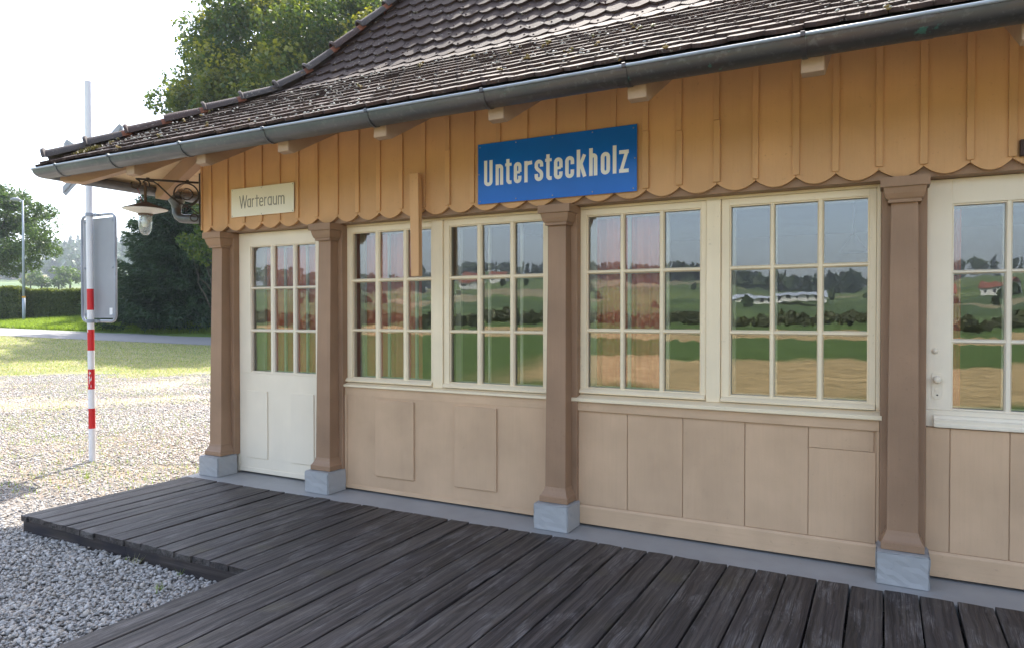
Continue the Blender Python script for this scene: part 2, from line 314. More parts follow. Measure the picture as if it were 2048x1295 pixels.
MT['yellow'] = paint('yellow_band', (0.7, 0.35, 0.02), 0.5)

# ------------------------------------------------------------------ object helpers
def link(o, parent=None, loc=None):
    COL.objects.link(o)
    if parent is not None: o.parent = parent
    if loc is not None: o.location = loc
    return o
def empty(name, loc=(0, 0, 0), label=None, cat=None, group=None):
    o = bpy.data.objects.new(name, None); o.empty_display_size = 0.2; COL.objects.link(o); o.location = loc
    return tag(o, label, cat, group)
def tag(o, label=None, cat=None, group=None, kind=None):
    if label: o['label'] = label
    if cat: o['category'] = cat
    if group: o['group'] = group
    if kind: o['kind'] = kind
    return o
def mobj(name, me, mat, parent=None, loc=None):
    if mat is not None and not me.materials: me.materials.append(MT[mat] if isinstance(mat, str) else mat)
    return link(bpy.data.objects.new(name, me), parent, loc)
def np_mesh(name, V, F, smooth=False, tint=None):
    """V (n,3), F (m,k) all the same size; tint: per-vertex (n,3)"""
    me = bpy.data.meshes.new(name); V = np.asarray(V, np.float32); F = np.asarray(F, np.int32); k = F.shape[1]
    me.vertices.add(len(V)); me.vertices.foreach_set('co', V.ravel())
    me.loops.add(F.size); me.loops.foreach_set('vertex_index', F.ravel())
    me.polygons.add(len(F)); me.polygons.foreach_set('loop_start', np.arange(0, F.size, k, dtype=np.int32))
    me.update(calc_edges=True)
    if smooth: me.polygons.foreach_set('use_smooth', np.ones(len(F), bool))
    if tint is not None:
        a = me.color_attributes.new('tint', 'FLOAT_COLOR', 'POINT'); t = np.ones((len(V), 4), np.float32); t[:, :3] = tint
        a.data.foreach_set('color', t.ravel())
    me.validate(); return me
class B:
    """collects shapes into one bmesh"""
    def __init__(s): s.b = bmesh.new()
    def box(s, x0, x1, y0, y1, z0, z1, bev=0.0, mtx=None):
        t = bmesh.new()
        r = bmesh.ops.create_cube(t, size=1.0)
        for v in t.verts: v.co = Vector(((x0 + x1) / 2 + v.co.x * (x1 - x0), (y0 + y1) / 2 + v.co.y * (y1 - y0), (z0 + z1) / 2 + v.co.z * (z1 - z0)))
        if bev: bmesh.ops.bevel(t, geom=t.edges[:], offset=bev, segments=1, affect='EDGES', profile=0.5)
        if mtx is not None: bmesh.ops.transform(t, matrix=mtx, verts=t.verts)
        s._add(t); return s
    def _add(s, t):
        me = bpy.data.meshes.new('tmp'); t.to_mesh(me); t.free(); s.b.from_mesh(me); bpy.data.meshes.remove(me)
    def prism(s, pts, axis, a, b_, bev=0.0):
        """2-D outline extruded along axis from a to b_; pts are the two other axes in order"""
        t = bmesh.new()
        def P3(p, q): return {0: (q, p[0], p[1]), 1: (p[0], q, p[1]), 2: (p[0], p[1], q)}[axis]
        v0 = [t.verts.new(P3(p, a)) for p in pts]; v1 = [t.verts.new(P3(p, b_)) for p in pts]; n = len(pts)
        t.faces.new(v0); t.faces.new(v1[::-1])
        for i in range(n): t.faces.new((v0[i], v1[i], v1[(i + 1) % n], v0[(i + 1) % n]))
        bmesh.ops.recalc_face_normals(t, faces=t.faces)
        if bev: bmesh.ops.bevel(t, geom=t.edges[:], offset=bev, segments=1, affect='EDGES', profile=0.5)
        s._add(t); return s
    def rings(s, rings, cap=True, closed=True):
        t = bmesh.new(); vs = [[t.verts.new(p) for p in r] for r in rings]
        for a, b_ in zip(vs[:-1], vs[1:]):
            n = len(a)
            for i in range(n if closed else n - 1): t.faces.new((a[i], a[(i + 1) % n], b_[(i + 1) % n], b_[i]))
        if cap: t.faces.new(vs[0][::-1]); t.faces.new(vs[-1])
        bmesh.ops.recalc_face_normals(t, faces=t.faces); s._add(t); return s
    def tube(s, path, r, n=8):
        path = [Vector(p) for p in path]; rings = []; rr = r if hasattr(r, '__len__') else [r] * len(path); prev = None
        for i, p in enumerate(path):
            d = (path[min(i + 1, len(path) - 1)] - path[max(i - 1, 0)]).normalized()
            if prev is None: a = d.orthogonal().normalized()
            else: a = (prev - d * prev.dot(d)).normalized()
            prev = a; bb = d.cross(a)
            rings.append([p + (a * math.cos(2 * math.pi * k / n) + bb * math.sin(2 * math.pi * k / n)) * rr[i] for k in range(n)])
        return s.rings(rings)
    def lathe(s, prof, c, n=32):
        rings = [[(c[0] + r * math.cos(2 * math.pi * k / n), c[1] + r * math.sin(2 * math.pi * k / n), c[2] + z) for k in range(n)] for r, z in prof]
        return s.rings(rings)
    def mesh(s, name, smooth=False):
        me = bpy.data.meshes.new(name); s.b.to_mesh(me); s.b.free()
        if smooth:
            for p in me.polygons: p.use_smooth = True
        return me
    def obj(s, name, mat, parent=None, smooth=False, loc=None): return mobj(name, s.mesh(name, smooth), mat, parent, loc)
def auto_smooth(o, ang=35):
    for p in o.data.polygons: p.use_smooth = True
    o.data.set_sharp_from_angle(angle=R(ang)); return o

# ------------------------------------------------------------------ terrain
LT = np.array([(0, -.12), (19.3, -.12), (24, .18), (30, .6), (34.5, .83), (39, 1.02), (60, 2.7), (150, 6.6), (300, 15), (400, 21), (600, 42), (1000, 70), (1600, 95)])
RT = np.array([(0, -.12), (18.5, -.12), (24, -.02), (30, .17), (34.5, .41), (38, 1.45), (42, 1.75), (60, 2.3), (150, 7.7), (300, 20), (400, 27), (600, 48), (1000, 75), (1600, 100)])
BT = np.array([(0, -.12), (60, -.12), (130, -.2), (200, .8), (300, 6.5), (450, 16), (650, 29), (900, 42), (1600, 62)])
def sstep(a, b, x): t = np.clip((x - a) / (b - a), 0, 1); return t * t * (3 - 2 * t)
def zter(x, y):
    x = np.asarray(x, float); y = np.asarray(y, float); dx, dy = x, y + 4.62
    Rr = np.hypot(dx, dy) + 1e-6; d = dx * -0.4701 * 1.0 + dy * 0.8826; l = dx * 0.8826 + dy * 0.4701
    dd = np.maximum(d, 0.01); t = np.clip((l / dd + .733) / .301, -.6, 1.4)
    t = np.where(d > 0.5, t, 0.0)
    d2 = np.maximum(dd, Rr * 0.6)
    zf = np.interp(d2, LT[:, 0], LT[:, 1]) * (1 - t) + np.interp(d2, RT[:, 0], RT[:, 1]) * t
    az = np.arctan2(dx, dy)
    zb = np.interp(Rr, BT[:, 0], BT[:, 1]) * (1 + 0.22 * np.sin(az * 9 + 1.0) + 0.12 * np.sin(az * 21))
    wgt = sstep(.08, .40, dy / Rr)
    und = sstep(60, 300, Rr) * (np.sin(x / 83.0) * np.cos(y / 97.0) * 2.0)
    return zf * wgt + zb * (1 - wgt) + und
def build_ground():
    na = 400; rad = np.concatenate([[0.0], np.geomspace(1.2, 2200, 150)])
    a = np.linspace(0, 2 * np.pi, na, endpoint=False); V = [(0, -4.62, -.12)]
    A, RR = np.meshgrid(a, rad[1:]); X = RR * np.sin(A); Y = RR * np.cos(A) - 4.62
    Z = zter(X, Y); V = np.concatenate([np.array([[0, -4.62, -.12]]), np.stack([X, Y, Z], -1).reshape(-1, 3)])
    nr = len(rad) - 1; i = np.arange(nr - 1)[:, None] * na; j = np.arange(na)[None]; jn = (j + 1) % na
    F = np.stack([1 + i + j, 1 + i + jn, 1 + i + na + jn, 1 + i + na + j], -1).reshape(-1, 4)
    bmv = V; me = np_mesh('ground', bmv, F[:, ::-1], True)
    b = bmesh.new(); b.from_mesh(me); b.verts.ensure_lookup_table()
    for k in range(na): b.faces.new((b.verts[0], b.verts[1 + (k + 1) % na], b.verts[1 + k]))
    bmesh.ops.recalc_face_normals(b, faces=b.faces)
    b.to_mesh(me); b.free()
    for p in me.polygons: p.use_smooth = True
    if me.polygons[0].normal.z < 0: me.flip_normals()
    o = mobj('ground', me, 'ground'); return tag(o, kind='structure')
ground = build_ground()
def DL(d, l): return (-0.4701 * d + 0.8826 * l, -4.62 + 0.8826 * d + 0.4701 * l)   # camera-depth and lateral metres -> ground x, y
def DX(d, px): return DL(d, d * (px - 1024) / FPX)
# road
pts = []; ls = np.linspace(-70, 30, 60)
for l in ls:
    for d in (30.0, 31.1, 32.2, 33.3, 34.4):
        x, y = DL(d + 0.12 * math.sin(l * 0.4), l); pts.append((x, y, float(zter(x, y)) + (0.03 if 30 < d < 34.4 else 0.012)))
F = [(i * 5 + j, i * 5 + j + 1, (i + 1) * 5 + j + 1, (i + 1) * 5 + j) for i in range(59) for j in range(4)]
me = np_mesh('road', pts, F, True)
if me.polygons[0].normal.z < 0: me.flip_normals()
tag(mobj('road', me, 'road'), kind='structure')

# ------------------------------------------------------------------ station building
ST = empty('station_building', (0, 0, 0), 'small timber station building with orange siding, brown pillars and tiled hip roof', 'building')
YS = -0.115                                                  # front face of the siding
def box(name, x0, x1, y0, y1, z0, z1, mat, parent=ST, bev=0.002): return B().box(x0, x1, y0, y1, z0, z1, bev).obj(name, mat, parent)
XL, XR, YB = -5.60, 9.0, 6.2
# floor slab
slab = box('concrete_base', -5.74, XR, -0.372, YB, -0.30, 0.0, 'slab', ST, 0.006)
# roof profile: height of the tiled surface against distance y behind the front wall line
PR = [(-1.10, 2.822), (-1.08, 2.834), (.26, 3.595), (.40, 3.685), (.58, 3.87), (1.08, 4.54), (3.0, 7.06)]
PA = np.array(PR)
def S(y): return float(np.interp(y, PA[:, 0], PA[:, 1]))
def ZS(y): return 2.815 + .53 * (y + .98)     # underside of the eaves boarding
# beam over the openings
beam = box('lintel_beam', -5.70, XR, -0.08, 0.20, 2.265, 2.42, 'pillar')
# siding: backing boards with scalloped ends, battens
cus = [-5.843, -5.624, -5.398, -5.179, -4.954, -4.731]
step = (-1.173 + 4.731) / 16.0
cus += [-4.731 + step * k for k in range(1, 16)] + [-1.173, -.935, -.702, -.472, -.254, -.031, .189, .406, .595]
while cus[-1] < XR - .3: cus.append(cus[-1] + .222)
sid = B().box(-5.70, XR, YS + .028, YS + .06, 2.40, 3.36).obj('siding', 'siding', ST)
ZC = 2.322
for i in range(len(cus) - 1):
    a, b_ = cus[i], cus[i + 1]
    if a < -5.74: a = -5.735
    n = 12; dep = .050
    arc = [(a + .001 + (b_ - a - .002) * k / n, ZC - dep * (1 - (2 * ((cus[i] if i else -5.843) * 0 + (a + (b_ - a) * k / n) - (cus[i] + b_) / 2) / (b_ - cus[i])) ** 2)) for k in range(n + 1)]
    jt = random.uniform(-.0012, .0012)
    B().prism(arc + [(b_ - .001, 3.38), (a + .001, 3.38)], 1, YS + jt, YS + .026).obj('siding_board', 'siding', sid)
short = {-1.39: 2.708, -1.173: 2.68, -.935: 2.718, -3.0: 2.75}
for i, c in enumerate(cus[1:-1]):
    wv = .019 + random.uniform(-.0015, .0015); lean = random.uniform(-.003, .003)
    js = [v for k, v in short.items() if abs(k - c) < .06]
    z0 = ZC + .012 + random.uniform(-.004, .004)
    y0 = YS - .015
    if js:
        B().prism([(c - wv - .003, z0), (c + wv + .003, z0), (c + wv + .003, js[0]), (c - wv - .003, js[0])], 1, y0 - .003, YS - .001, .0015).obj('siding_batten', 'siding', sid)
        z0 = js[0] + .003
    B().prism([(c - wv + lean, z0), (c + wv + lean, z0), (c + wv, 3.36), (c - wv, 3.36)], 1, y0, YS - .001, .0015).obj('siding_batten', 'siding', sid)
# corner board on the left end and left wall
B().box(-5.757, -5.737, YS - .012, YS + .14, 2.30, 3.36, .002).obj('corner_board', 'siding', ST)
box('side_wall', -5.62, -5.50, 0.0, YB, .0, 2.40, 'panel')
sw = box('side_siding', -5.74, -5.70, YS + .14, YB, 2.33, 3.20, 'siding')
for k in range(26):
    y = .15 + k * .225; B().box(-5.757, -5.741, y - .02, y + .02, 2.35, 3.2, .0015).obj('siding_batten', 'siding', sw)
box('rear_wall', -5.50, XR, YB - .12, YB, 0, 3.1, 'inner'); box('end_wall', XR - .12, XR, 0, YB - .121, 0, 3.1, 'inner')
# pillars
def pillar(cx):
    p = box('pillar', cx - .115, cx + .115, -.035, .11, .175, 2.264, 'pillar', ST, .004)
    sec = lambda z, hw, yf: [(cx - hw, yf, z), (cx + hw, yf, z), (cx + hw, -.036, z), (cx - hw, -.036, z)]
    n = 10; rg = []
    for k in range(n + 1):
        t = k / n; z = .285 + (2.125 - .285) * t; e = .077 - .011 * (t ** 1.4); rg.append(sec(z, e, -.152 + .03 * t ** 1.2))
    sh = B().rings(rg).obj('pillar_shaft', 'pillar', p)
    b = B()
    b.rings([sec(2.125, .082, -.150), sec(2.142, .082, -.150)])
    b.rings([sec(2.1425, .084, -.152), sec(2.150, .092, -.158), sec(2.175, .100, -.168), sec(2.209, .106, -.176)])
    b.rings([sec(2.2095, .121, -.190), sec(2.2635, .121, -.190)])
    b.obj('capital', 'pillar', p)
    b = B(); b.rings([sec(.185, .107, -.186), sec(.222, .107, -.186), sec(.226, .103, -.182), sec(.232, .098, -.176), sec(.262, .084, -.160), sec(.285, .079, -.154)])
    b.obj('pillar_foot', 'pillar', p)
    t = bmesh.new(); bmesh.ops.create_cube(t, size=1.0)
    for v in t.verts: v.co = Vector((cx + v.co.x * .262, -.122 + v.co.y * .226, .088 + v.co.z * .184))
    bmesh.ops.bevel(t, geom=t.edges[:], offset=.008, segments=2, affect='EDGES')
    bmesh.ops.subdivide_edges(t, edges=t.edges[:], cuts=5, use_grid_fill=True)
    rr = random.Random(int(cx * 100))
    for v in t.verts:
        k = .0028; v.co += Vector((rr.uniform(-k, k), rr.uniform(-k, k), rr.uniform(-k, k) if v.co.z > .05 else 0))
    bb = B(); bb._add(t); bb.obj('plinth', 'stone', p)
for cx in (-5.535, -4.20, -2.035, .098, 2.25, 4.4): pillar(cx)

# glazed openings --------------------------------------------------------
YF = .03                                                     # front face of frames
def bar(x0, x1, z0, z1, y0, mat, parent, name='glazing_bar', vert=True):
    b = B(); w2 = (x1 - x0) / 2
    if vert: b.prism([(x0, y0 + .030), (x0, y0 + .012), (x0 + w2 * .45, y0), (x1 - w2 * .45, y0), (x1, y0 + .012), (x1, y0 + .030)], 2, z0, z1)
    else:
        h = (z1 - z0); b.prism([(y0 + .030, z0), (y0 + .012, z0), (y0, z0 + h * .3), (y0, z1 - h * .3), (y0 + .012, z1), (y0 + .030, z1)], 0, x0, x1)
    return b.obj(name, mat, parent)
def sash(parent, cols, rows, ox0, ox1, oz0, oz1, mat='cream', yf=YF, inner=True):
    """stiles and rails round a grid of panes; cols, rows: glass extents"""
    cx0, cx1 = cols[0][0], cols[-1][1]; rz0, rz1 = rows[0][0], rows[-1][1]
    b = B(); e = .0025
    b.box(ox0, cx0, yf, yf + .05, oz0, oz1, e); b.box(cx1, ox1, yf, yf + .05, oz0, oz1, e)
    b.box(cx0 - .002, cx1 + .002, yf + .0005, yf + .05, rz1, oz1, e); b.box(cx0 - .002, cx1 + .002, yf + .0005, yf + .05, oz0, rz0, e)
    fr = b.obj('sash', mat, parent)
    # inner bead
    m_ = B(); q = .008
    for (a0, a1, c0, c1) in ((cx0, cx0 + q, rz0, rz1), (cx1 - q, cx1, rz0, rz1), (cx0 + q, cx1 - q, rz1 - q, rz1), (cx0 + q, cx1 - q, rz0, rz0 + q)):
        m_.box(a0, a1, yf + .010, yf + .034, c0, c1, .001)
    m_.obj('glazing_bead', mat, fr)
    for (a, b2) in zip(cols[:-1], cols[1:]): bar(a[1], b2[0], rz0 - .001, rz1 + .001, yf + .006, mat, fr)
    for (a, b2) in zip(rows[:-1], rows[1:]):
        for i, (u0, u1) in enumerate(cols):
            bar(u0 - (.006 if i else .001), u1 + (.006 if i < len(cols) - 1 else .001), a[1], b2[0], yf + .0065, mat, fr, vert=False)
    for ci, (u0, u1) in enumerate(cols):
        for ri, (v0, v1) in enumerate(rows):
            rr = random.Random(int(u0 * 1000 + v0 * 77))
            b = B(); b.box(-(u1 - u0) / 2 - .003, (u1 - u0) / 2 + .003, 0, .004, -(v1 - v0) / 2 - .003, (v1 - v0) / 2 + .003)
            o = b.obj('window_pane', 'glass', fr, loc=((u0 + u1) / 2, yf + .0345, (v0 + v1) / 2))
            o.rotation_euler = (rr.uniform(-.003, .003), 0, rr.uniform(-.004, .004))
    if inner:                                                # inner sash of the double window
        yi = yf + .16; b = B(); gx0, gx1 = cx0 + .01, cx1 - .01
        b.box(ox0 + .01, gx0, yi, yi + .03, oz0, oz1, .002); b.box(gx1, ox1 - .01, yi, yi + .03, oz0, oz1, .002)
        b.box(gx0, gx1, yi, yi + .03, rz1 - .005, oz1, .002); b.box(gx0, gx1, yi, yi + .03, oz0, rz0 + .005, .002)
        for (a, b2) in zip(cols[:-1], cols[1:]): b.box((a[1] + b2[0]) / 2 - .011, (a[1] + b2[0]) / 2 + .011, yi + .004, yi + .026, rz0 + .005, rz1 - .005, .001)
        for (a, b2) in zip(rows[:-1], rows[1:]): b.box(gx0, gx1, yi + .003, yi + .0255, (a[1] + b2[0]) / 2 - .009, (a[1] + b2[0]) / 2 + .009, .001)
        b.obj('inner_sash', 'innersash', fr)
    return fr
def sill(parent, x0, x1, z0, z1, yo, mat='creamh', horns=False):
    pr = [(YF, z0), (yo + .004, z0), (yo, z0 + .004), (yo, z0 + (z1 - z0) * .50), (yo + .006, z0 + (z1 - z0) * .58), (yo + .022, z0 + (z1 - z0) * .68), (YF - .004, z1 - .004), (YF, z1)]
    return B().prism(pr, 0, x0, x1, .001).obj('window_sill', mat, parent)
def drip(parent, x0, x1, z):
    pr = [(YF, z), (YF - .026, z), (YF - .028, z + .012), (YF - .012, z + .026), (YF, z + .032)]
    B().prism(pr, 0, x0, x1, .001).obj('drip_moulding', 'creamh', parent)
ROW1 = [(.958, 1.352), (1.378, 1.772), (1.802, 2.197)]; ROW2 = [(.975, 1.370), (1.400, 1.785), (1.812, 2.200)]
def window(x0, x1, cA, cB, mull, rows, sz0, sz1, yo, sx0, sx1):
    wd = B()
    wd.box(x0, x0 + .022, YF - .004, .16, sz1, 2.264, .002); wd.box(x1 - .022, x1, YF - .004, .16, sz1, 2.264, .002)
    wd.box(x0 + .022, x1 - .022, YF - .003, .16, 2.246, 2.264, .002)
    wd.box(mull[0], mull[1], YF - .014, .16, sz1 - .003, 2.246, .003)
    w_ = wd.obj('window', 'cream', ST)
    sash(w_, cA, rows, x0 + .0235, mull[0] - .002, sz1 + .003, 2.2445)
    sash(w_, cB, rows, mull[1] + .002, x1 - .0235, sz1 + .003, 2.2445)
    drip(w_, x0 + .026, mull[0] - .006, sz1 + .010); drip(w_, mull[1] + .004, x1 - .026, sz1 + .006)
    sill(w_, sx0, sx1, sz0, sz1 + .001, yo)
    return w_
window(-4.112, -2.152, [(-4.036, -3.792), (-3.744, -3.501), (-3.455, -3.213)], [(-3.041, -2.792), (-2.747, -2.502), (-2.459, -2.214)], (-3.19, -3.094), ROW1, .884, .918, -.022, -4.113, -2.12)
window(-1.950, -.018, [(-1.875, -1.629), (-1.596, -1.349), (-1.315, -1.067)], [(-.884, -.639), (-.609, -.363), (-.327, -.080)], (-1.03, -.938), ROW2,   .884, .932, -.041, -1.965, -.008)
# door to the waiting room
dr = box('door', -5.42, -4.32, .032, .08, .02, .95, 'doorw', ST, .003)
B().box(-5.45, -5.421, YF - .004, .14, .012, 2.264, .002).box(-4.32, -4.29, YF - .004, .14, .012, 2.264, .002).obj('door_frame', 'doorw', dr)
sash(dr, [(-5.269, -5.021), (-4.969, -4.738), (-4.695, -4.454)], [(.962, 1.336), (1.364, 1.733), (1.756, 2.135)], -5.42, -4.321, .951, 2.262, 'doorw', .032)
for (a, b_) in ((-5.313, -5.045), (-4.746, -4.47)): B().box(a, b_, .021, .0315, .157, .787, .002).obj('door_panel', 'doorw', dr)
B().box(-5.42, -4.321, .026, .0315, .02, .062, .002).obj('kick_board', 'doorw', dr)
# glazed upper door at the right edge
d2 = box('service_door', .203, 1.33, .022, .075, .862, .958, 'doorw', ST, .003)
sash(d2, [(.337, .585), (.618, .868), (.902, 1.150)], [(.962, 1.337), (1.362, 1.727), (1.748, 2.120)], .203, 1.33, .9585, 2.262, 'doorw', .022)
pr = [(.0215, .866), (-.020, .866), (-.022, .880), (-.010, .888), (-.012, .906), (.002, .914), (.006, .928), (.0215, .934)]
B().prism(pr, 0, .252, 1.28, .001).obj('weather_moulding', 'doorw', d2)
b = B(); rr_ = [(.2415, 1.045), (.2455, 1.030), (.256, 1.020), (.281, 1.020), (.2915, 1.030), (.2955, 1.045), (.2955, 1.155), (.288, 1.168), (.249, 1.168), (.2415, 1.155)]
b.prism(rr_, 1, .0165, .0215, .0006); pl = b.obj('lock_plate', 'doorw', d2)
ob = B().lathe([(.0005, 0), (.018, 0), (.020, .006), (.010, .010), (.009, .022), (.019, .028), (.020, .036), (.012, .042), (.0005, .043)], (0, 0, 0), 20).obj('door_knob', 'doorw', pl, True, (.268, .016, 1.132)); ob.rotation_euler = (R(90), 0, 0)
ob = B().lathe([(.0005, 0), (.0115, 0), (.0115, .004), (.0005, .004)], (0, 0, 0), 16).obj('keyhole_cover', 'doorw', pl, False, (.270, .016, 1.072)); ob.rotation_euler = (R(90), 0, 0)
B().box(.266, .274, .0150, .0162, 1.040, 1.047).obj('keyhole', 'dark', pl)
ob = B().lathe([(.0005, 0), (.017, 0), (.016, .005), (.0005, .008)], (0, 0, 0), 16).obj('blank_rose', 'doorw', d2, True, (.258, .0215, 1.293)); ob.rotation_euler = (R(90), 0, 0)
# lower wall panels -------------------------------------------------------
wp = box('wall_panel', -4.085, -2.15, 0.0, .06, .018, .884, 'panel')
B().box(-4.085, -2.15, -.006, -.0005, .018, .052, .0015).obj('base_strip', 'panelh', wp)
B().box(-4.085, -2.15, -.0025, -.0002, .812, .883, .0008).obj('top_rail', 'panelh', wp)
B().box(-4.084, -4.062, -.010, -.0028, .053, .811, .0015).obj('corner_trim', 'panel', wp)
for (a, b_) in ((-3.750, -3.357), (-2.968, -2.588)): B().box(a, b_, -.014, -.0005, .155, .789, .0018).obj('raised_panel', 'panel', wp)
wp = box('wall_panel', -1.950, -.018, .008, .06, .018, .884, 'panel')
B().box(-1.950, -.018, -.018, .0075, .818, .883, .003).obj('top_rail', 'panelh', wp)
B().prism([(.0075, .018), (-.014, .018), (-.014, .135), (-.004, .150), (.0075, .150)], 0, -1.95, -.018, .0008).obj('bottom_rail', 'panelh', wp)
B().box(-1.950, -1.934, -.010, .0075, .151, .817, .002).obj('corner_trim', 'panel', wp); B().box(-.034, -.018, -.010, .0075, .151, .817, .002).obj('corner_trim', 'panel', wp)
xs = [-1.933, -1.558, -1.174, -.778, -.404, -.035]
for i in range(5):
    a, b_ = xs[i] + .0022, xs[i + 1] - .0022; dy = (.0, .0015, -.002, .0018, .0005)[i]
    if i == 4:
        B().box(a, b_, -.001 + dy, .0075, .151, .690, .0015).obj('wall_board', 'panel', wp); B().box(a, b_ - .012, -.004, .0075, .692, .817, .0015).obj('wall_board', 'panel', wp)
    else: B().box(a, b_, -.001 + dy, .0075, .151, .817, .0015).obj('wall_board', 'panel', wp)
for x0, x1 in ((.213, 2.135), (2.365, 4.285), (4.515, 8.9)):
    wp = box('wall_panel', x0, x1, .008, .06, .018, .860, 'panel')
    B().prism([(.0075, .018), (-.014, .018), (-.014, .142), (-.004, .158), (.0075, .158)], 0, x0, x1, .0008).obj('bottom_rail', 'panelh', wp)
    x = x0
    for nx in [.332, .609, .89, 1.17, 1.45, 1.73, 2.135] if x0 < 1 else [x0 + (x1 - x0) * k / 7 for k in range(1, 8)]:
        B().box(x + .002, nx - .002, -.001 + random.uniform(-.002, .002), .0075, .159, .859, .0015).obj('wall_board', 'panel', wp); x = nx
box('wall_infill', 1.332, 2.135, .03, .10, .8605, 2.264, 'cream'); box('wall_infill', 2.365, 8.9, .03, .10, .8605, 2.264, 'cream')
# interior
box('interior_floor', -5.5, XR - .12, .15, YB - .12, .001, .02, 'innerfloor', ST, 0); box('interior_ceiling', -5.5, XR - .12, .21, YB - .12, 2.62, 2.66, 'inner', ST, 0)
box('partition_wall', -4.47, -4.43, .12, YB - .12, .021, 2.619, 'inner', ST, 0)
def curtain(x0, x1, lab, z0=.93, z1=2.24, y=.255, folds=8, amp=.020):
    n = 90; V = []; F = []
    for j, z in enumerate(np.linspace(z0, z1, 10)):
        for i in range(n + 1):
            t = i / n; x = x0 + (x1 - x0) * t; yy = y + amp * math.sin(t * folds * 2 * math.pi + .6 * math.sin(z * 2)) + amp * .4 * math.sin(t * folds * 4.6 * math.pi + 1 + z)
            V.append((x, yy, z))
    m_ = len(V); V += [(a, b_ + .003, c) for a, b_, c in V]
    for j in range(9):
        for i in range(n):
            k = j * (n + 1) + i; F.append((k, k + 1, k + n + 2, k + n + 1)); F.append((m_ + k, m_ + k + n + 1, m_ + k + n + 2, m_ + k + 1))
    return tag(mobj('curtain', np_mesh('curtain', V, F, True), 'curtain'), lab, 'curtain', 'rust red curtains behind the station windows')
curtain(-5.49, -4.50, 'rust red curtain behind the small panes of the cream waiting room door')
curtain(-4.40, -3.46, 'rust red curtain at the left side of the window between the second and third pillars', folds=5)
curtain(-2.02, -1.40, 'rust red curtain at the left side of the window right of the blue sign', folds=5)
curtain(.30, .40, 'narrow rust red curtain behind the glazed door at the right edge', folds=1.3, amp=.02)
# table lamp hanging in the room is only hinted at by the reflections: small pendant behind the right window
pend = empty('pendant_lamp', (-.20, 1.1, 1.92), 'small dark pendant lamp hanging inside behind the rightmost upper pane of the large window', 'lamp')
B().lathe([(.001, .16), (.015, .16), (.04, .12), (.09, .05), (.095, .03), (.085, .03), (.03, .07), (.001, .08)], (0, 0, 0), 20).obj('lamp_shade', 'iron', pend, True)
B().tube([(0, 0, .16), (0, 0, .69)], .005, 6).obj('lamp_cord', 'iron', pend)

# ------------------------------------------------------------------ roof
def hipx(y): return y - 5.6
def eave_pt(e, z): return e, z
# boarding under the tiles (soffit), front and left slopes; one solid with thickness
rb = B(); yy = [-1.02, .26, .42, .60, 1.10, 3.0]
def slope_strip(zoff0, zoff1, front=True):
    top = [(y, S(y) - zoff0) for y in yy]; bot = [(y, S(y) - zoff1) for y in yy]
    t = bmesh.new(); rows = []
    for (y, zt), (_, zb) in zip(top, bot):
        if front: rows.append([(hipx(y), y, zt), (XR + .8, y, zt), (XR + .8, y, zb), (hipx(y), y, zb)])
        else: rows.append([(hipx(y), y, zt), (hipx(y), 8.0, zt), (hipx(y), 8.0, zb), (hipx(y), y, zb)])
    vs = [[t.verts.new(p) for p in r] for r in rows]
    for a, b_ in zip(vs[:-1], vs[1:]):
        for i in range(4): t.faces.new((a[i], a[(i + 1) % 4], b_[(i + 1) % 4], b_[i]))
    t.faces.new(vs[0]); t.faces.new(vs[-1]); bmesh.ops.recalc_face_normals(t, faces=t.faces); return t
rb._add(slope_strip(.048, .060, True)); rb._add(slope_strip(.0485, .0605, False))
roof = rb.obj('roof', 'dark', ST)
# eaves boards seen from below
for k in range(9):
    y0, y1 = -1.015 + k * .137, -1.015 + (k + 1) * .137 - .004
    if y0 > .05: break
    z0, z1 = ZS(y0) + .014, ZS(y1) + .014
    B().rings([[(hipx(y0), y0, z0), (hipx(y1), y1, z1), (hipx(y1), y1, z1 - .014), (hipx(y0), y0, z0 - .014)], [(XR + .8, y0, z0), (XR + .8, y1, z1), (XR + .8, y1, z1 - .014), (XR + .8, y0, z0 - .014)]]).obj('soffit_board', 'soffit', roof)
    B().rings([[(hipx(y0), y0, z0), (hipx(y1), y1, z1), (hipx(y1), y1, z1 - .014), (hipx(y0), y0, z0 - .014)], [(hipx(y0), 8, z0), (hipx(y1), 8, z1), (hipx(y1), 8, z1 - .014), (hipx(y0), 8, z0 - .014)]]).obj('soffit_board', 'soffit', roof)
# rafters
def rafter(x, name='rafter'):
    ye, h = -.985, .182; zt = lambda y: ZS(y) - .002
    pr = [(ye, zt(ye)), (ye, 2.658), (ye + .055, 2.650), (.05, 3.175), (.05, zt(.05))]
    return B().prism(pr, 0, x - .052, x + .052, .003).obj(name, 'rafter', ST)
for k in range(17): rafter(-5.52 + .8685 * k)
for k in range(8):                                            # left slope rafters
    y0 = .035 + k * .8685; zt = lambda y: ZS(y) - .002; ye = -.985
    pr = [(hipx(ye), zt(ye)), (hipx(ye), 2.682), (hipx(ye) + .05, 2.675), (hipx(.05), 3.20), (hipx(.05), zt(.05))]
    B().prism(pr, 1, y0 - .052, y0 + .052, .003).obj('rafter', 'rafter', ST)
a = np.array([hipx(-.93), -.93]); dv = np.array([1, 1]) / math.sqrt(2); nv = np.array([-dv[1], dv[0]]) * .058   # hip rafter
rings_ = []
for y, hh in ((-.95, .135), (-.83, .205), (.15, .20)):
    x = hipx(y); z = ZS(y) - .003
    rings_.append([(x - nv[0], y - nv[1], z), (x + nv[0], y + nv[1], z), (x + nv[0], y + nv[1], z - hh), (x - nv[0], y - nv[1], z - hh)])
B().rings(rings_).obj('hip_rafter', 'rafter', ST)

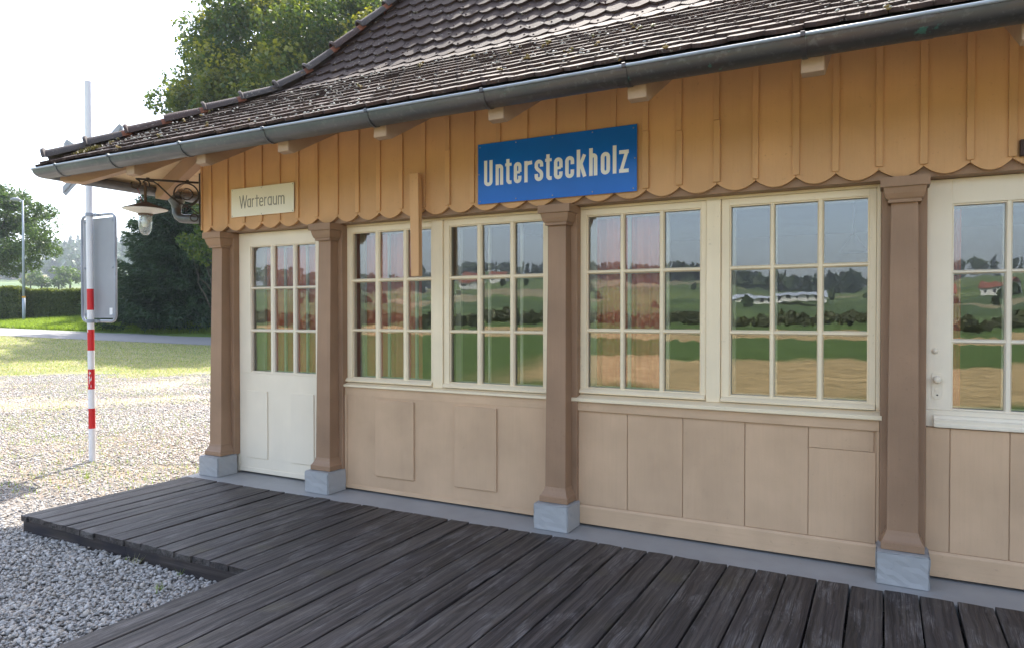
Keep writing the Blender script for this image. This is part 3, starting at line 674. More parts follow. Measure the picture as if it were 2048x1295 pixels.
# tiles ------------------------------------------------------------------
seg = np.array([(y, S(y)) for y in np.linspace(-1.10, 2.95, 900)]); sl_ = np.concatenate([[0], np.cumsum(np.hypot(np.diff(seg[:, 0]), np.diff(seg[:, 1])))])
def prof(s): return float(np.interp(s, sl_, seg[:, 0])), float(np.interp(s, sl_, seg[:, 1]))
TW, TL, TT, EX = .176, .30, .022, .158
def tile_mesh(k):
    rr = random.Random(k); h = .054 + rr.uniform(-.003, .003); w2 = TW / 2 - .0015
    pts = [(-w2, h), (-w2 * .30, 0), (w2 * .30, 0), (w2, h), (w2, TL), (-w2, TL)]
    b = B(); b.prism(pts, 2, -TT / 2, TT / 2, .0009)
    for _ in range(rr.choice((0, 1, 1, 2))):                  # nibs of moss and lichen crust
        x = rr.uniform(-w2 * .8, w2 * .8); y = rr.uniform(.0, .06) + h * abs(x) / w2; r_ = rr.uniform(.005, .012)
        b.lathe([(.0005, 0), (r_, 0), (r_ * .7, r_ * .6), (.0005, r_ * .8)], (x, y + r_, TT / 2), 6)
    me = b.mesh('roof_tile_%d' % k); me.materials.append(MT['tile']); return me
TM = [tile_mesh(k) for k in range(10)]
def in_view(p):
    d = Vector(p) - Vector(CAM); z = d.dot(fw)
    if z < .2: return None
    x, y = 1024 + FPX * d.dot(rt) / z, 647.5 - FPX * d.dot(up) / z
    return (z if -60 < x < 2110 and -60 < y < 1300 else None)
tiles = []; nrow = 27
for row in range(nrow):
    s0 = .0 + row * EX
    y0, z0 = prof(s0); y1, z1 = prof(s0 + TL * .9)
    tg = Vector((0, y1 - y0, z1 - z0)).normalized(); nrm = Vector((0, -tg.z, tg.y))
    x = -8.0 + (TW / 2 if row % 2 else 0)
    while x < 4.2:
        x += TW
        if x < hipx(y0) - .02 - TW: continue
        jit = random.gauss(0, .010); lift = TT * 2.15 + random.uniform(-.002, .003)
        org = Vector((x, y0, z0)) + nrm * (lift - .034) + tg * random.uniform(-.004, .004)
        roll = random.gauss(0, .010)
        yaw = Vector((1, 0, 0))
        Xa = (Vector((1, 0, 0)) + nrm * roll + tg * jit).normalized()
        Ya = (tg - nrm * (.106 if y0 < .20 else .13) + nrm * random.uniform(-.006, .006)).normalized(); Za = Xa.cross(Ya).normalized(); Ya = Za.cross(Xa)
        mt = Matrix((( Xa.x, Ya.x, Za.x, org.x), (Xa.y, Ya.y, Za.y, org.y), (Xa.z, Ya.z, Za.z, org.z), (0, 0, 0, 1)))
        tiles.append((in_view(org), mt, x - TW / 2 < hipx(y0 + .26) + .03, x, y0))
tiles.sort(key=lambda t: t[0] if t[0] else 1e9)
rest = bmesh.new(); n_ = 0
for i, (vz, mt, edge, x, y0) in enumerate(tiles):
    me = TM[i % 10]
    if vz and n_ < 300:
        n_ += 1
        if edge:
            t = bmesh.new(); t.from_mesh(me); t.transform(mt)
            bmesh.ops.bisect_plane(t, geom=t.verts[:] + t.edges[:] + t.faces[:], plane_co=(-5.6 + .035, 0, 0), plane_no=Vector((-1, 1, 0)).normalized(), clear_outer=True)
            if not t.faces: t.free(); n_ -= 1; continue
            bmesh.ops.holes_fill(t, edges=t.edges[:]); m2 = bpy.data.meshes.new('roof_tile_cut'); t.to_mesh(m2); t.free(); mobj('roof_tile', m2, 'tile', roof)
        else:
            o = bpy.data.objects.new('roof_tile', me); COL.objects.link(o); o.parent = roof; o.matrix_local = mt
    else:
        t = bmesh.new(); t.from_mesh(me); t.transform(mt)
        if edge:
            bmesh.ops.bisect_plane(t, geom=t.verts[:] + t.edges[:] + t.faces[:], plane_co=(-5.6 + .035, 0, 0), plane_no=Vector((-1, 1, 0)).normalized(), clear_outer=True)
        m2 = bpy.data.meshes.new('x'); t.to_mesh(m2); t.free(); rest.from_mesh(m2); bpy.data.meshes.remove(m2)
m2 = bpy.data.meshes.new('further_roof_tiles'); rest.to_mesh(m2); rest.free()
tag(mobj('further_roof_tiles', m2, 'tile', roof), kind='stuff')
# left slope and far right: plain courses joined into one
b = B()
for row in range(nrow):
    s0 = row * EX; y0, z0 = prof(s0); y1, z1 = prof(s0 + EX)
    b.rings([[(hipx(y0), y0, z0 - .008), (hipx(y0) , y0, z0 + .010), (hipx(y1), y1, z1 - .005), (hipx(y1), y1, z1 - .02)], [(hipx(y0), 8, z0 - .008), (hipx(y0), 8, z0 + .010), (hipx(y1), 8, z1 - .005), (hipx(y1), 8, z1 - .02)]])
    b.rings([[(4.3, y0, z0 - .008), (4.3, y0, z0 + .010), (4.3, y1, z1 - .005), (4.3, y1, z1 - .02)], [(XR + .9, y0, z0 - .008), (XR + .9, y0, z0 + .010), (XR + .9, y1, z1 - .005), (XR + .9, y1, z1 - .02)]])
tag(b.obj('side_tile_courses', 'tile', roof), kind='stuff')
# lichen knobs and moss tufts along the butts of the lower courses
def crust(nm, n, rmin, rmax, cols, rowmax, spread):
    rg_ = np.random.default_rng(n); P_ = []; Sz = []
    for _ in range(n):
        rw = int(rg_.integers(0, rowmax)); s0 = rw * EX + abs(rg_.normal(.004, spread)); yy_, zz_ = prof(s0); x_ = rg_.uniform(-6.3, 3.0)
        if math.sin(x_ * 2.3 + rw * .9) * math.cos(x_ * .9 - rw * .6) + rg_.normal(0, .25) < .1: continue
        if x_ < hipx(yy_) + .12: continue
        k_ = 1 if nm == 'lichen' else int(rg_.integers(3, 8)); c_ = np.array([x_, yy_ - .012, zz_ + .030])
        for _ in range(k_): P_.append(c_ + rg_.normal(0, .008 if k_ > 1 else .001, 3)); Sz.append(rg_.uniform(rmin, rmax))
    P_ = np.array(P_); Sz = np.array(Sz); m_ = len(P_); V = IV0[None] * (1 + rg_.normal(0, .15, (m_, 12, 1))) * Sz[:, None, None] * np.array([1.3, 1.0, .8]) + P_[:, None]
    t = np.array(cols)[rg_.integers(0, len(cols), m_)]; t = np.repeat(t[:, None], 12, 1)
    F = IF0[None] + np.arange(m_)[:, None, None] * 12
    tag(mobj(nm, np_mesh(nm, V.reshape(-1, 3), F.reshape(-1, 3), True, t.reshape(-1, 3)), 'pebble', roof), kind='stuff')
_i = bmesh.new(); bmesh.ops.create_icosphere(_i, subdivisions=1, radius=1.0); IV0 = np.array([v.co[:] for v in _i.verts]); IF0 = np.array([[v.index for v in f.verts] for f in _i.faces]); _i.free()
crust('lichen', 1300, .004, .010, [(.50, .48, .43), (.42, .40, .36), (.34, .31, .28)], 10, .010)
crust('moss_tufts', 130, .005, .012, [(.22, .15, .04), (.30, .19, .05), (.12, .11, .03)], 10, .02)
# hip tiles
def hip_mesh(k, collar=True):
    n = 12; L = .40; rings_ = []
    prof_ = [(0, .112), (.012, .117), (.026, .113), (.032, .092), (.08, .089), (L, .074)] if collar else [(0, .100), (.06, .097), (L, .074)]
    for (l, r_) in prof_:
        o_ = [(l, -r_ * 1.0 * math.cos(math.pi * i / n), r_ * math.sin(math.pi * i / n) * (.92)) for i in range(n + 1)]
        q = r_ - .013
        i_ = [(l, q * math.cos(math.pi * i / n), q * math.sin(math.pi * i / n) * .92) for i in range(n + 1)]
        rings_.append(o_ + i_)
    b = B(); b.rings(rings_); me = b.mesh('hip_tile_%d' % k); me.materials.append(MT['hip'])
    for p in me.polygons: p.use_smooth = True
    me.set_sharp_from_angle(angle=R(40)); return me
HM = [hip_mesh(0), hip_mesh(1, False)]
hp = np.array([(y, math.sqrt(2) * (y + 1.10), S(y)) for y in np.linspace(-1.10, 2.9, 400)])
hs = np.concatenate([[0], np.cumsum(np.hypot(np.diff(hp[:, 1]), np.diff(hp[:, 2])))])
s = .10; k = 0
while s < hs[-1] - .5:
    y0 = float(np.interp(s, hs, hp[:, 0])); y1 = float(np.interp(s + .36, hs, hp[:, 0]))
    p0 = Vector((hipx(y0), y0, S(y0) + .004)); p1 = Vector((hipx(y1), y1, S(y1) + .004)); d = (p1 - p0).normalized()
    side = Vector((1, -1, 0)).normalized(); nn = d.cross(side).normalized()
    if nn.z < 0: nn = -nn
    sd = nn.cross(d).normalized(); p0 = p0 + nn * .016; dd = (d - nn * .035).normalized(); nn = dd.cross(sd); nn = nn if nn.z > 0 else -nn
    sd = nn.cross(dd)
    mt = Matrix(((dd.x, sd.x, nn.x, p0.x), (dd.y, sd.y, nn.y, p0.y), (dd.z, sd.z, nn.z, p0.z), (0, 0, 0, 1)))
    o = bpy.data.objects.new('hip_tile', HM[1 if k in (3, 10) else 0]); COL.objects.link(o); o.parent = roof; o.matrix_local = mt
    if k == 0: o['label'] = 'lichen crusted lowest hip tile at the eaves corner'
    s += .355; k += 1

# gutter -----------------------------------------------------------------
def gutter_profile(r_=.078, e=1.040, zc=2.790, t=.0035, n=14):
    out = [(e - r_ * math.cos(math.pi * i / n) * -1, zc - r_ * math.sin(math.pi * i / n)) for i in range(n + 1)]   # from outer to inner
    inn = [(e + (r_ - t) * math.cos(math.pi * (n - i) / n), zc - (r_ - t) * math.sin(math.pi * (n - i) / n)) for i in range(n + 1)]
    return out + inn
def sweep(pr):
    rg = []
    for kind in ('l', 'c', 'r'):
        rg.append([((-5.6 - e, 8.0, z) if kind == 'l' else (-5.6 - e, -e, z) if kind == 'c' else (XR + .9, -e, z)) for e, z in pr])
    return rg
g = B(); g.rings(sweep(gutter_profile()))
bead = [(1.121 + .0095 * math.cos(a_), 2.793 + .0095 * math.sin(a_)) for a_ in np.linspace(0, 2 * math.pi, 9)[:-1]]
gut = g.obj('gutter', 'zinc', ST); auto_smooth(gut, 50)
auto_smooth(B().rings(sweep(bead)).obj('gutter_rim', 'rim', gut), 50)
def bracket_ring(r0, r1, n=14, e=1.040, zc=2.790):
    a_ = [(e + r1 * math.cos(math.pi * i / n), zc - r1 * math.sin(math.pi * i / n)) for i in range(n + 1)]
    b_ = [(e + r0 * math.cos(math.pi * (n - i) / n), zc - r0 * math.sin(math.pi * (n - i) / n)) for i in range(n + 1)]
    return a_ + b_
bp = bracket_ring(.0785, .0835)
for x in [-6.353, -5.60, -4.72, -3.835, -2.915, -2.062, -1.203, -.339, .55, 1.42, 2.29]:
    b = B(); b.rings([[(x - .011, -e, z) for e, z in bp], [(x + .011, -e, z) for e, z in bp]])
    b.box(x - .011, x + .011, -1.135, -1.106, 2.781, 2.806, .002); b.obj('gutter_bracket', 'zinc', gut)
for y in (-.70, .6, 1.5, 2.4):
    b = B(); b.rings([[(-5.6 - e, y - .011, z) for e, z in bp], [(-5.6 - e, y + .011, z) for e, z in bp]]); b.obj('gutter_bracket', 'zinc', gut)
# joint sleeves in the copper half
for x in (.148, -1.225):
    b = B(); sp_ = bracket_ring(.0783, .0802); b.rings([[(x - .035, -e, z) for e, z in sp_], [(x + .035, -e, z) for e, z in sp_]]); b.obj('gutter_joint', 'zinc', gut)
# downpipe under the left eaves
gx = -6.64
path = [(gx, .262, 2.68), (gx, .262, 2.60)] + [(gx, .262 + .07 * (1 - math.cos(a_)), 2.585 - .07 * math.sin(a_)) for a_ in np.linspace(.2, 1.3, 5)] 
path = [(gx, .27, 2.70), (gx, .27, 2.575), (gx + .02, .275, 2.54), (gx + .05, .285, 2.515), (gx + .10, .30, 2.508), (-6.30, .38, 2.50), (-5.86, .47, 2.50), (-5.79, .49, 2.49), (-5.77, .50, 2.45), (-5.77, .50, .1)]
dp = B().tube([(gx, .27, 2.715), (gx, .27, 2.69), (gx, .27, 2.655), (gx, .27, 2.62)], [.085, .078, .055, .050], 16).tube(path, .047, 16).obj('downpipe', 'zinc', ST); auto_smooth(dp, 40)

# small brown plate at the right, wooden lath
box('brown_plate', .622, .70, -.150, -.117, 2.325, 2.410, 'darkbox', ST, .002)
lath = B().prism([(-3.247, 2.588), (-3.163, 2.583), (-3.158, 1.793), (-3.232, 1.790)], 1, -.215, -.165, .003).obj('wooden_lath', 'siding')
# spacer block fixing the lath to the boards
B().box(-3.22, -3.18, -.165, -.133, 2.36, 2.46, .002).obj('fixing_block', 'siding', lath)
tag(lath, 'tan painted wooden lath hanging in front of the window left of the blue sign', 'lath')

# ------------------------------------------------------------------ signs
def stroke_letters(root, spec, y, mat, wd, name):
    """spec: list of (char name, list of strokes); stroke = ('p', points, width, round)"""
    for ch, strokes in spec:
        b = B(); q = 0
        for pts, w_, rnd_ in strokes:
            for i in range(len(pts) - 1):
                a_ = Vector(pts[i]); c_ = Vector(pts[i + 1]); d = (c_ - a_)
                if d.length < 1e-6: continue
                d.normalize(); nn = Vector((-d.y, d.x)) * w_ / 2
                q += 1; yo = y - .0006 - q * .00006
                b.prism([(a_.x + nn.x, a_.y + nn.y), (c_.x + nn.x, c_.y + nn.y), (c_.x - nn.x, c_.y - nn.y), (a_.x - nn.x, a_.y - nn.y)], 1, yo, y + .0004)
            inner_pts = pts[1:-1] + ([pts[0], pts[-1]] if rnd_ else [])
            for p in inner_pts:
                q += 1; yo = y - .0006 - q * .00006
                b.prism([(p[0] + w_ / 2 * math.cos(t_), p[1] + w_ / 2 * math.sin(t_)) for t_ in np.linspace(0, 2 * math.pi, 13)[:-1]], 1, yo, y + .0004)
        b.obj(name, mat, root)
def arc(cx_, cz, rx, rz, a0, a1, n=8): return [(cx_ + rx * math.cos(R(a)), cz + rz * math.sin(R(a))) for a in np.linspace(a0, a1, n)]
def heavy(ch, x0, x1, z0, xh, ch_h):
    """condensed heavy grotesque letters as strokes"""
    w_ = .0262; h2 = w_ / 2; l, r_ = x0 + h2, x1 - h2; m_ = (x0 + x1) / 2; hw = (r_ - l) / 2; b0 = z0 + h2; t = z0 + xh - h2; T = z0 + ch_h
    cr = min(hw, .020)
    def rr(top): return arc(l + cr, b0 + cr, cr, cr, 180, 270, 5) + arc(r_ - cr, b0 + cr, cr, cr, 270, 360, 5) + arc(r_ - cr, top - cr, cr, cr, 0, 90, 5) + arc(l + cr, top - cr, cr, cr, 90, 180, 5)
    if ch == 'U': return [([(l, T)] + arc(l + cr, b0 + cr, cr, cr, 180, 270, 5) + arc(r_ - cr, b0 + cr, cr, cr, 270, 360, 5) + [(r_, T)], w_, 0)]
    if ch == 'n': return [([(l, z0), (l, z0 + xh)], w_, 0), ([(l, t - .012)] + arc(r_ - cr, t - cr, cr, cr, 110, 0, 5) + [(r_, z0)], w_, 0)]
    if ch == 'h': return [([(l, z0), (l, T)], w_, 0), ([(l, t - .012)] + arc(r_ - cr, t - cr, cr, cr, 110, 0, 5) + [(r_, z0)], w_, 0)]
    if ch == 'r': return [([(l, z0), (l, z0 + xh)], w_, 0), ([(l, t - .016), (l + .012, t - .004), (x1, t)], w_, 0)]
    if ch == 't': m2 = x0 + (x1 - x0) * .42; return [([(m2, z0 + xh + .030), (m2, b0 + .012), (m2 + .010, b0), (x1, b0)], w_, 0), ([(x0, t + .003), (x1, t + .003)], w_ * .8, 0)]
    if ch == 'e': zz = z0 + xh * .52; return [([(l, zz), (r_, zz)], w_ * .72, 0), ([(r_, zz)] + arc(r_ - cr, t - cr, cr, cr, 0, 90, 5) + arc(l + cr, t - cr, cr, cr, 90, 180, 5) + arc(l + cr, b0 + cr, cr, cr, 180, 270, 5) + arc(r_ - cr, b0 + cr, cr, cr, 270, 360, 5) + [(r_, z0 + xh * .34)], w_, 0)]
    if ch == 'c': return [([(r_, z0 + xh * .62)] + arc(r_ - cr, t - cr, cr, cr, 0, 90, 5) + arc(l + cr, t - cr, cr, cr, 90, 180, 5) + arc(l + cr, b0 + cr, cr, cr, 180, 270, 5) + arc(r_ - cr, b0 + cr, cr, cr, 270, 360, 5) + [(r_, z0 + xh * .38)], w_, 0)]
    if ch == 'o': p = rr(t); return [(p + [p[0]], w_, 0)]
    if ch == 'l': return [([(m_, z0), (m_, T)], w_, 0)]
    if ch == 's': zm = z0 + xh * .5; return [([(r_, z0 + xh * .66)] + arc(r_ - cr, t - cr, cr, cr, 0, 90, 5) + arc(l + cr, t - cr, cr, cr, 90, 180, 5) + [(l, zm + .024), (l + .008, zm + .010), (r_ - .008, zm - .010), (r_, zm - .024)] + arc(r_ - cr, b0 + cr, cr, cr, 0, -90, 5) + arc(l + cr, b0 + cr, cr, cr, 270, 180, 5) + [(l, z0 + xh * .34)], w_, 0)]
    if ch == 'k': return [([(l, z0), (l, T)], w_, 0), ([(l + .008, z0 + xh * .45), (x1 - .012, z0 + xh)], w_ * .95, 0), ([(l + .016, z0 + xh * .62), (x1 - .010, z0)], w_ * 1.0, 0)]
    if ch == 'z': return [([(x0, t), (x1, t)], w_ * .95, 0), ([(x1 - .014, t), (x0 + .014, b0)], w_ * .9, 0), ([(x0, b0), (x1, b0)], w_ * .95, 0)]
SG = empty('station_sign', (-2.674, -.139, 2.315), 'blue enamel station name sign reading Untersteckholz in white letters', 'sign')
OX, OZ = -2.674, 2.315
B().box(0, 1.224, 0, .004, 0, .443, .0012).obj('sign_plate', 'blue', SG)
E = [(-2.62, -2.548), (-2.522, -2.459), (-2.442, -2.39), (-2.371, -2.309), (-2.286, -2.224), (-2.203, -2.136), (-2.12, -2.07), (-2.052, -1.986), (-1.966, -1.899), (-1.88, -1.81), (-1.788, -1.728), (-1.703, -1.637), (-1.619, -1.591), (-1.573, -1.506)]
spec = [(c, heavy(c, a_ - OX, b_ - OX, 2.444 - OZ, .152, .189)) for c, (a_, b_) in zip('Untersteckholz', E)]
stroke_letters(SG, spec, .0, 'letter', None, 'letter')
for x, z in [(.02, .42), (.32, .425), (.61, .425), (.91, .425), (1.20, .42), (.02, .02), (.32, .02), (.61, .02), (.91, .02), (1.20, .02), (.01, .22), (1.21, .22)]:
    o = B().lathe([(.0005, 0), (.005, 0), (.004, .002), (.0005, .003)], (0, 0, 0), 8).obj('screw', 'screw', SG, False, (x, -.0008, z)); o.rotation_euler = (R(90), 0, 0)
WG = empty('waiting_room_sign', (-5.320, -.139, 2.389), 'small cream sign reading Warteraum in grey letters above the door', 'sign')
B().box(0, .784, 0, .004, 0, .258, .0012).obj('sign_plate', 'signw', WG)
def light(ch, x0, x1, z0, xh, T):
    w_ = .0105; h2 = w_ / 2; l, r_ = x0 + h2, x1 - h2; m_ = (x0 + x1) / 2; b0 = z0 + h2; t = z0 + xh - h2; hw = (r_ - l) / 2; ry = (t - b0) / 2; mz = (t + b0) / 2
    if ch == 'W': return [([(x0, T), (x0 + (x1 - x0) * .27, z0), (m_, T), (x1 - (x1 - x0) * .27, z0), (x1, T)], w_, 0)]
    if ch == 'a': return [([(r_, t - .012)] + arc(m_, t - hw * 1.0, hw, hw, 20, 180, 7) + arc(m_, b0 + hw, hw, hw, 180, 340, 7), w_, 0), ([(r_, z0), (r_, z0 + xh)], w_, 0)]
    if ch == 'r': return [([(l, z0), (l, z0 + xh)], w_, 0), ([(l, t - .016), (l + .008, t - .004), (x1, t)], w_, 0)]
    if ch == 't': return [([(m_ - .002, T - .006), (m_ - .002, z0)], w_, 0), ([(x0 - .004, z0 + xh - .004), (x1 + .004, z0 + xh - .004)], w_, 0)]
    if ch == 'e': return [([(l, mz), (r_, mz)], w_, 0), ([(r_, mz)] + arc(m_, t - hw, hw, hw, 0, 180, 9) + arc(m_, b0 + hw, hw, hw, 180, 330, 7), w_, 0)]
    if ch == 'u': return [([(l, z0 + xh)] + arc(m_, b0 + hw, hw, hw, 180, 360, 9), w_, 0), ([(r_, z0), (r_, z0 + xh)], w_, 0)]
    if ch == 'm': q = (m_ - l) / 2; return [([(l, z0), (l, z0 + xh)], w_, 0), (arc(l + q, t - q, q, q, 180, 0, 8) + [(m_, z0)], w_, 0), (arc(m_ + q, t - q, q, q, 180, 0, 8) + [(r_, z0)], w_, 0)]
E2 = [(-5.208, -5.116), (-5.108, -5.063), (-5.051, -5.021), (-5.005, -4.964), (-4.955, -4.906), (-4.895, -4.866), (-4.852, -4.801), (-4.788, -4.738), (-4.725, -4.647)]
stroke_letters(WG, [(c, light(c, a_ + 5.320, b_ + 5.320, 2.466 - 2.389, .080, 2.578 - 2.389)) for c, (a_, b_) in zip('Warteraum', E2)], .0, 'signgrey', None, 'letter')
for x, z in [(.015, .245), (.39, .245), (.77, .245), (.015, .012), (.39, .012), (.77, .012)]:
    o = B().lathe([(.0005, 0), (.005, 0), (.004, .002), (.0005, .003)], (0, 0, 0), 8).obj('screw', 'screw', WG, False, (x, -.0008, z)); o.rotation_euler = (R(90), 0, 0)

# ------------------------------------------------------------------ wrought iron lamp at the corner
LC = Vector((-5.765, -.135, 0)); LD = Vector((-.7071, -.7071, 0))
LA = empty('bracket_lamp', LC, 'old enamel shade lamp hanging from a rusty scrolled iron bracket at the corner', 'lamp')
def lp(u, z): p = LD * u; return (p.x, p.y, z)
def circ(u, z, r_, a0=0, a1=360, n=26): return [lp(u + r_ * math.cos(R(a)), z + r_ * math.sin(R(a))) for a in np.linspace(a0, a1, n)]
b = B(); b.tube([lp(.005, 2.749), lp(.52, 2.757)], .010, 8); b.tube([lp(.52, 2.757)] + circ(.545, 2.714, .043, 95, 300, 14) + circ(.548, 2.705, .032, -40, 40, 6), .0085, 8); b.obj('bracket_arm', 'iron', LA, True)
b = B(); b.rings([[ (q[0] + a_, q[1] + c_, z) for a_, c_ in ((-.012, .012), (.012, -.012), (.018, -.006), (-.006, .018))] for q, z in ((lp(.0, 0), 2.34), (lp(.0, 0), 2.835))]); b.obj('wall_plate', 'iron', LA)
b = B(); b.tube(circ(.112, 2.630, .108, -60, 250, 30), .007, 6); b.tube(circ(.106, 2.635, .052, 60, 390, 22) , .006, 6)
b.tube([lp(.43, 2.742), lp(.39, 2.738), lp(.35, 2.71), lp(.30, 2.66), lp(.24, 2.60), lp(.18, 2.555), lp(.12, 2.53), lp(.06, 2.545), lp(.02, 2.585)], .007, 6)
b.tube([lp(.12, 2.525), lp(.07, 2.505), lp(.03, 2.47), lp(.01, 2.455)], .006, 6); b.tube(circ(.125, 2.497, .022, 20, 300, 12), .005, 6); b.tube(circ(.045, 2.415, .034, 0, 360, 16), .006, 6)
b.tube(circ(.455, 2.715, .028, 20, 180, 9) + [lp(.427, 2.69)], .006, 6)
b.tube([lp(.44, 2.745), lp(.44, 2.772)], .016, 8); b.tube([lp(.10, 2.735), lp(.10, 2.770)], .013, 8)
b.obj('scroll', 'iron', LA, True)
B().tube([lp(.462, 2.73), lp(.462, 2.53)], .013, 10).obj('hanger_rod', 'rust', LA, True)
B().tube([lp(.53, 2.672), lp(.515, 2.64), lp(.505, 2.60), lp(.50, 2.56), lp(.485, 2.535)], .003, 5).obj('wire', 'wire', LA, True)
c0 = lp(.463, 0)
B().lathe([(.001, 2.545), (.035, 2.543), (.06, 2.530), (.11, 2.512), (.195, 2.482), (.197, 2.478), (.194, 2.4765), (.11, 2.505), (.05, 2.520), (.001, 2.522)], (c0[0], c0[1], 0), 40).obj('lamp_shade', 'rust', LA, True)
B().lathe([(.193, 2.4755), (.191, 2.4735), (.14, 2.458), (.078, 2.440), (.060, 2.436), (.058, 2.430), (.0005, 2.430), (.0005, 2.50), (.10, 2.50)], (c0[0], c0[1], 0), 40).obj('reflector', 'enamel', LA, True)
B().lathe([(.064, 2.436), (.065, 2.424), (.058, 2.420), (.0005, 2.421)], (c0[0], c0[1], 0), 28).obj('glass_collar', 'rust', LA, True)
B().lathe([(.057, 2.4205), (.058, 2.36), (.055, 2.31), (.046, 2.27), (.030, 2.246), (.012, 2.238), (.0008, 2.237), (.0008, 2.240), (.012, 2.2415), (.028, 2.249), (.043, 2.272), (.0515, 2.31), (.0545, 2.36), (.0535, 2.4204)], (c0[0], c0[1], 0), 28).obj('glass_dome', 'bulbglass', LA, True)
B().lathe([(.0008, 2.420), (.014, 2.418), (.016, 2.395), (.030, 2.370), (.033, 2.345), (.026, 2.322), (.012, 2.312), (.0008, 2.311)], (c0[0], c0[1], 0), 18).obj('bulb', 'letter', LA, True)
B().tube([(-.0, .02, 2.86), (.006, -.004, 2.80), (.012, -.01, 2.76), (.004, -.004, 2.745)], .003, 5).obj('cable', 'iron', LA, True)

# ------------------------------------------------------------------ crossing sign pole
PO = empty('crossing_sign_post', (-7.72, .0, -.12), 'red and white banded post carrying a tall sign seen from behind', 'sign post')
def PX(z): return -.03 * (z / 4.18)
segs = [(0, .365, 'white', 0), (.365, .587, 'red', 1), (.587, .798, 'white', 0), (.798, 1.020, 'red', 1), (1.020, 1.225, 'white', 0), (1.225, 1.457, 'red', 1), (1.457, 1.667, 'white', 0), (1.667, 1.899, 'red', 1), (1.899, 4.18, 'white', 0)]
def poleseg(z0, z1, mat, nm):
    return B().rings([[(PX(z) + .034 * math.cos(a_), .034 * math.sin(a_), z) for a_ in np.linspace(0, 2 * math.pi, 25)[:-1]] for z in (z0, (z0 + z1) / 2, z1)]).obj(nm, mat, PO, True)
for z0, z1, mt_, _ in segs:
    o = poleseg(z0, z1 - .0004, mt_, 'red_band' if mt_ == 'red' else 'post_tube'); auto_smooth(o, 50)
# chipped paint on the bands
rr = random.Random(3)
def chips(zc0, zc1, ang, n):
    b = B()
    for _ in range(n):
        a_ = ang + rr.gauss(0, .25); z = rr.uniform(zc0, zc1); h = rr.uniform(.006, .035); wdt = rr.uniform(.05, .16)
        r_ = .0347
        pts = [(a_ - wdt, z), (a_ - wdt * .3, z + h), (a_ + wdt * .8, z + h * .6), (a_ + wdt, z - h * .2), (a_ + wdt * .1, z - h * .5)]
        b.rings([[(PX(t[1]) + q * math.cos(t[0]), q * math.sin(t[0]), t[1]) for t in pts] for q in (.0338, r_)])
    return b.obj('paint_chip', 'white', PO)
chips(.39, .56, R(-125), 16); chips(.82, 1.0, R(-62), 14); chips(1.24, 1.27, R(-110), 4); chips(1.43, 1.46, R(-100), 4)
# framed panel
SP = empty('sign', (0, 0, 0)); SP.parent = PO; SP.name = 'sign_panel'
px0, px1, pz0, pz1 = -.262, .345, 1.545, 2.715; ys = .062
def rrect(x0, x1, z0, z1, r_, n=6):
    o = []
    for cx_, cz, a0 in ((x1 - r_, z1 - r_, 0), (x0 + r_, z1 - r_, 90), (x0 + r_, z0 + r_, 180), (x1 - r_, z0 + r_, 270)): o += [(cx_ + r_ * math.cos(R(a0 + 90 * k / n)), cz + r_ * math.sin(R(a0 + 90 * k / n))) for k in range(n + 1)]
    return o
fr = rrect(px0, px1, pz0, pz1, .07)
pth = [(x, ys, z) for x, z in fr]; rings_ = []
cx_, cz_ = (px0 + px1) / 2, (pz0 + pz1) / 2
for i, (x, z) in enumerate(fr):
    a_ = np.array(fr[i - 1]); c_ = np.array(fr[(i + 1) % len(fr)]); d = (c_ - a_) / np.linalg.norm(c_ - a_); n2 = np.array([d[1], -d[0]])
    rings_.append([(x + n2[0] * .016 * math.cos(t), ys + .016 * math.sin(t), z + n2[1] * .016 * math.cos(t)) for t in np.linspace(0, 2 * math.pi, 9)[:-1]])
rings_.append(rings_[0]); B().rings(rings_, cap=False).obj('frame_tube', 'galv', PO, True)
bpy.data.objects.remove(SP)
plate = B().prism(rrect(px0 + .024, px1 - .024, pz0 + .035, pz1 - .035, .02), 1, ys + .004, ys + .010).obj('back_plate', 'alu', PO)
for x, z in ((px0 + .05, pz0 + .07), (px0 + .05, cz_), (px0 + .05, pz1 - .07), (px1 - .05, pz0 + .07), (px1 - .05, cz_), (px1 - .05, pz1 - .07)):
    o = B().lathe([(.0005, 0), (.014, 0), (.014, .005), (.007, .006), (.006, .013), (.0005, .014)], (0, 0, 0), 10).obj('bolt', 'galv', PO, False, (x, ys + .003, z)); o.rotation_euler = (R(90), 0, 0)
B().box(px1 - .115, px1 - .065, ys + .0015, ys + .0035, pz0 + .07, pz0 + .145).obj('sticker', 'white', PO)
for z in (pz0, pz1):
    B().rings([[(PX(z) + q * math.cos(t), q * math.sin(t), zz) for t in np.linspace(0, 2 * math.pi, 17)[:-1]] for q, zz in ((.034, z - .019), (.042, z - .018), (.042, z + .018), (.034, z + .019))]).box(.02, .075, .02, .075, z - .016, z + .016, .003).obj('clamp', 'galv', PO)
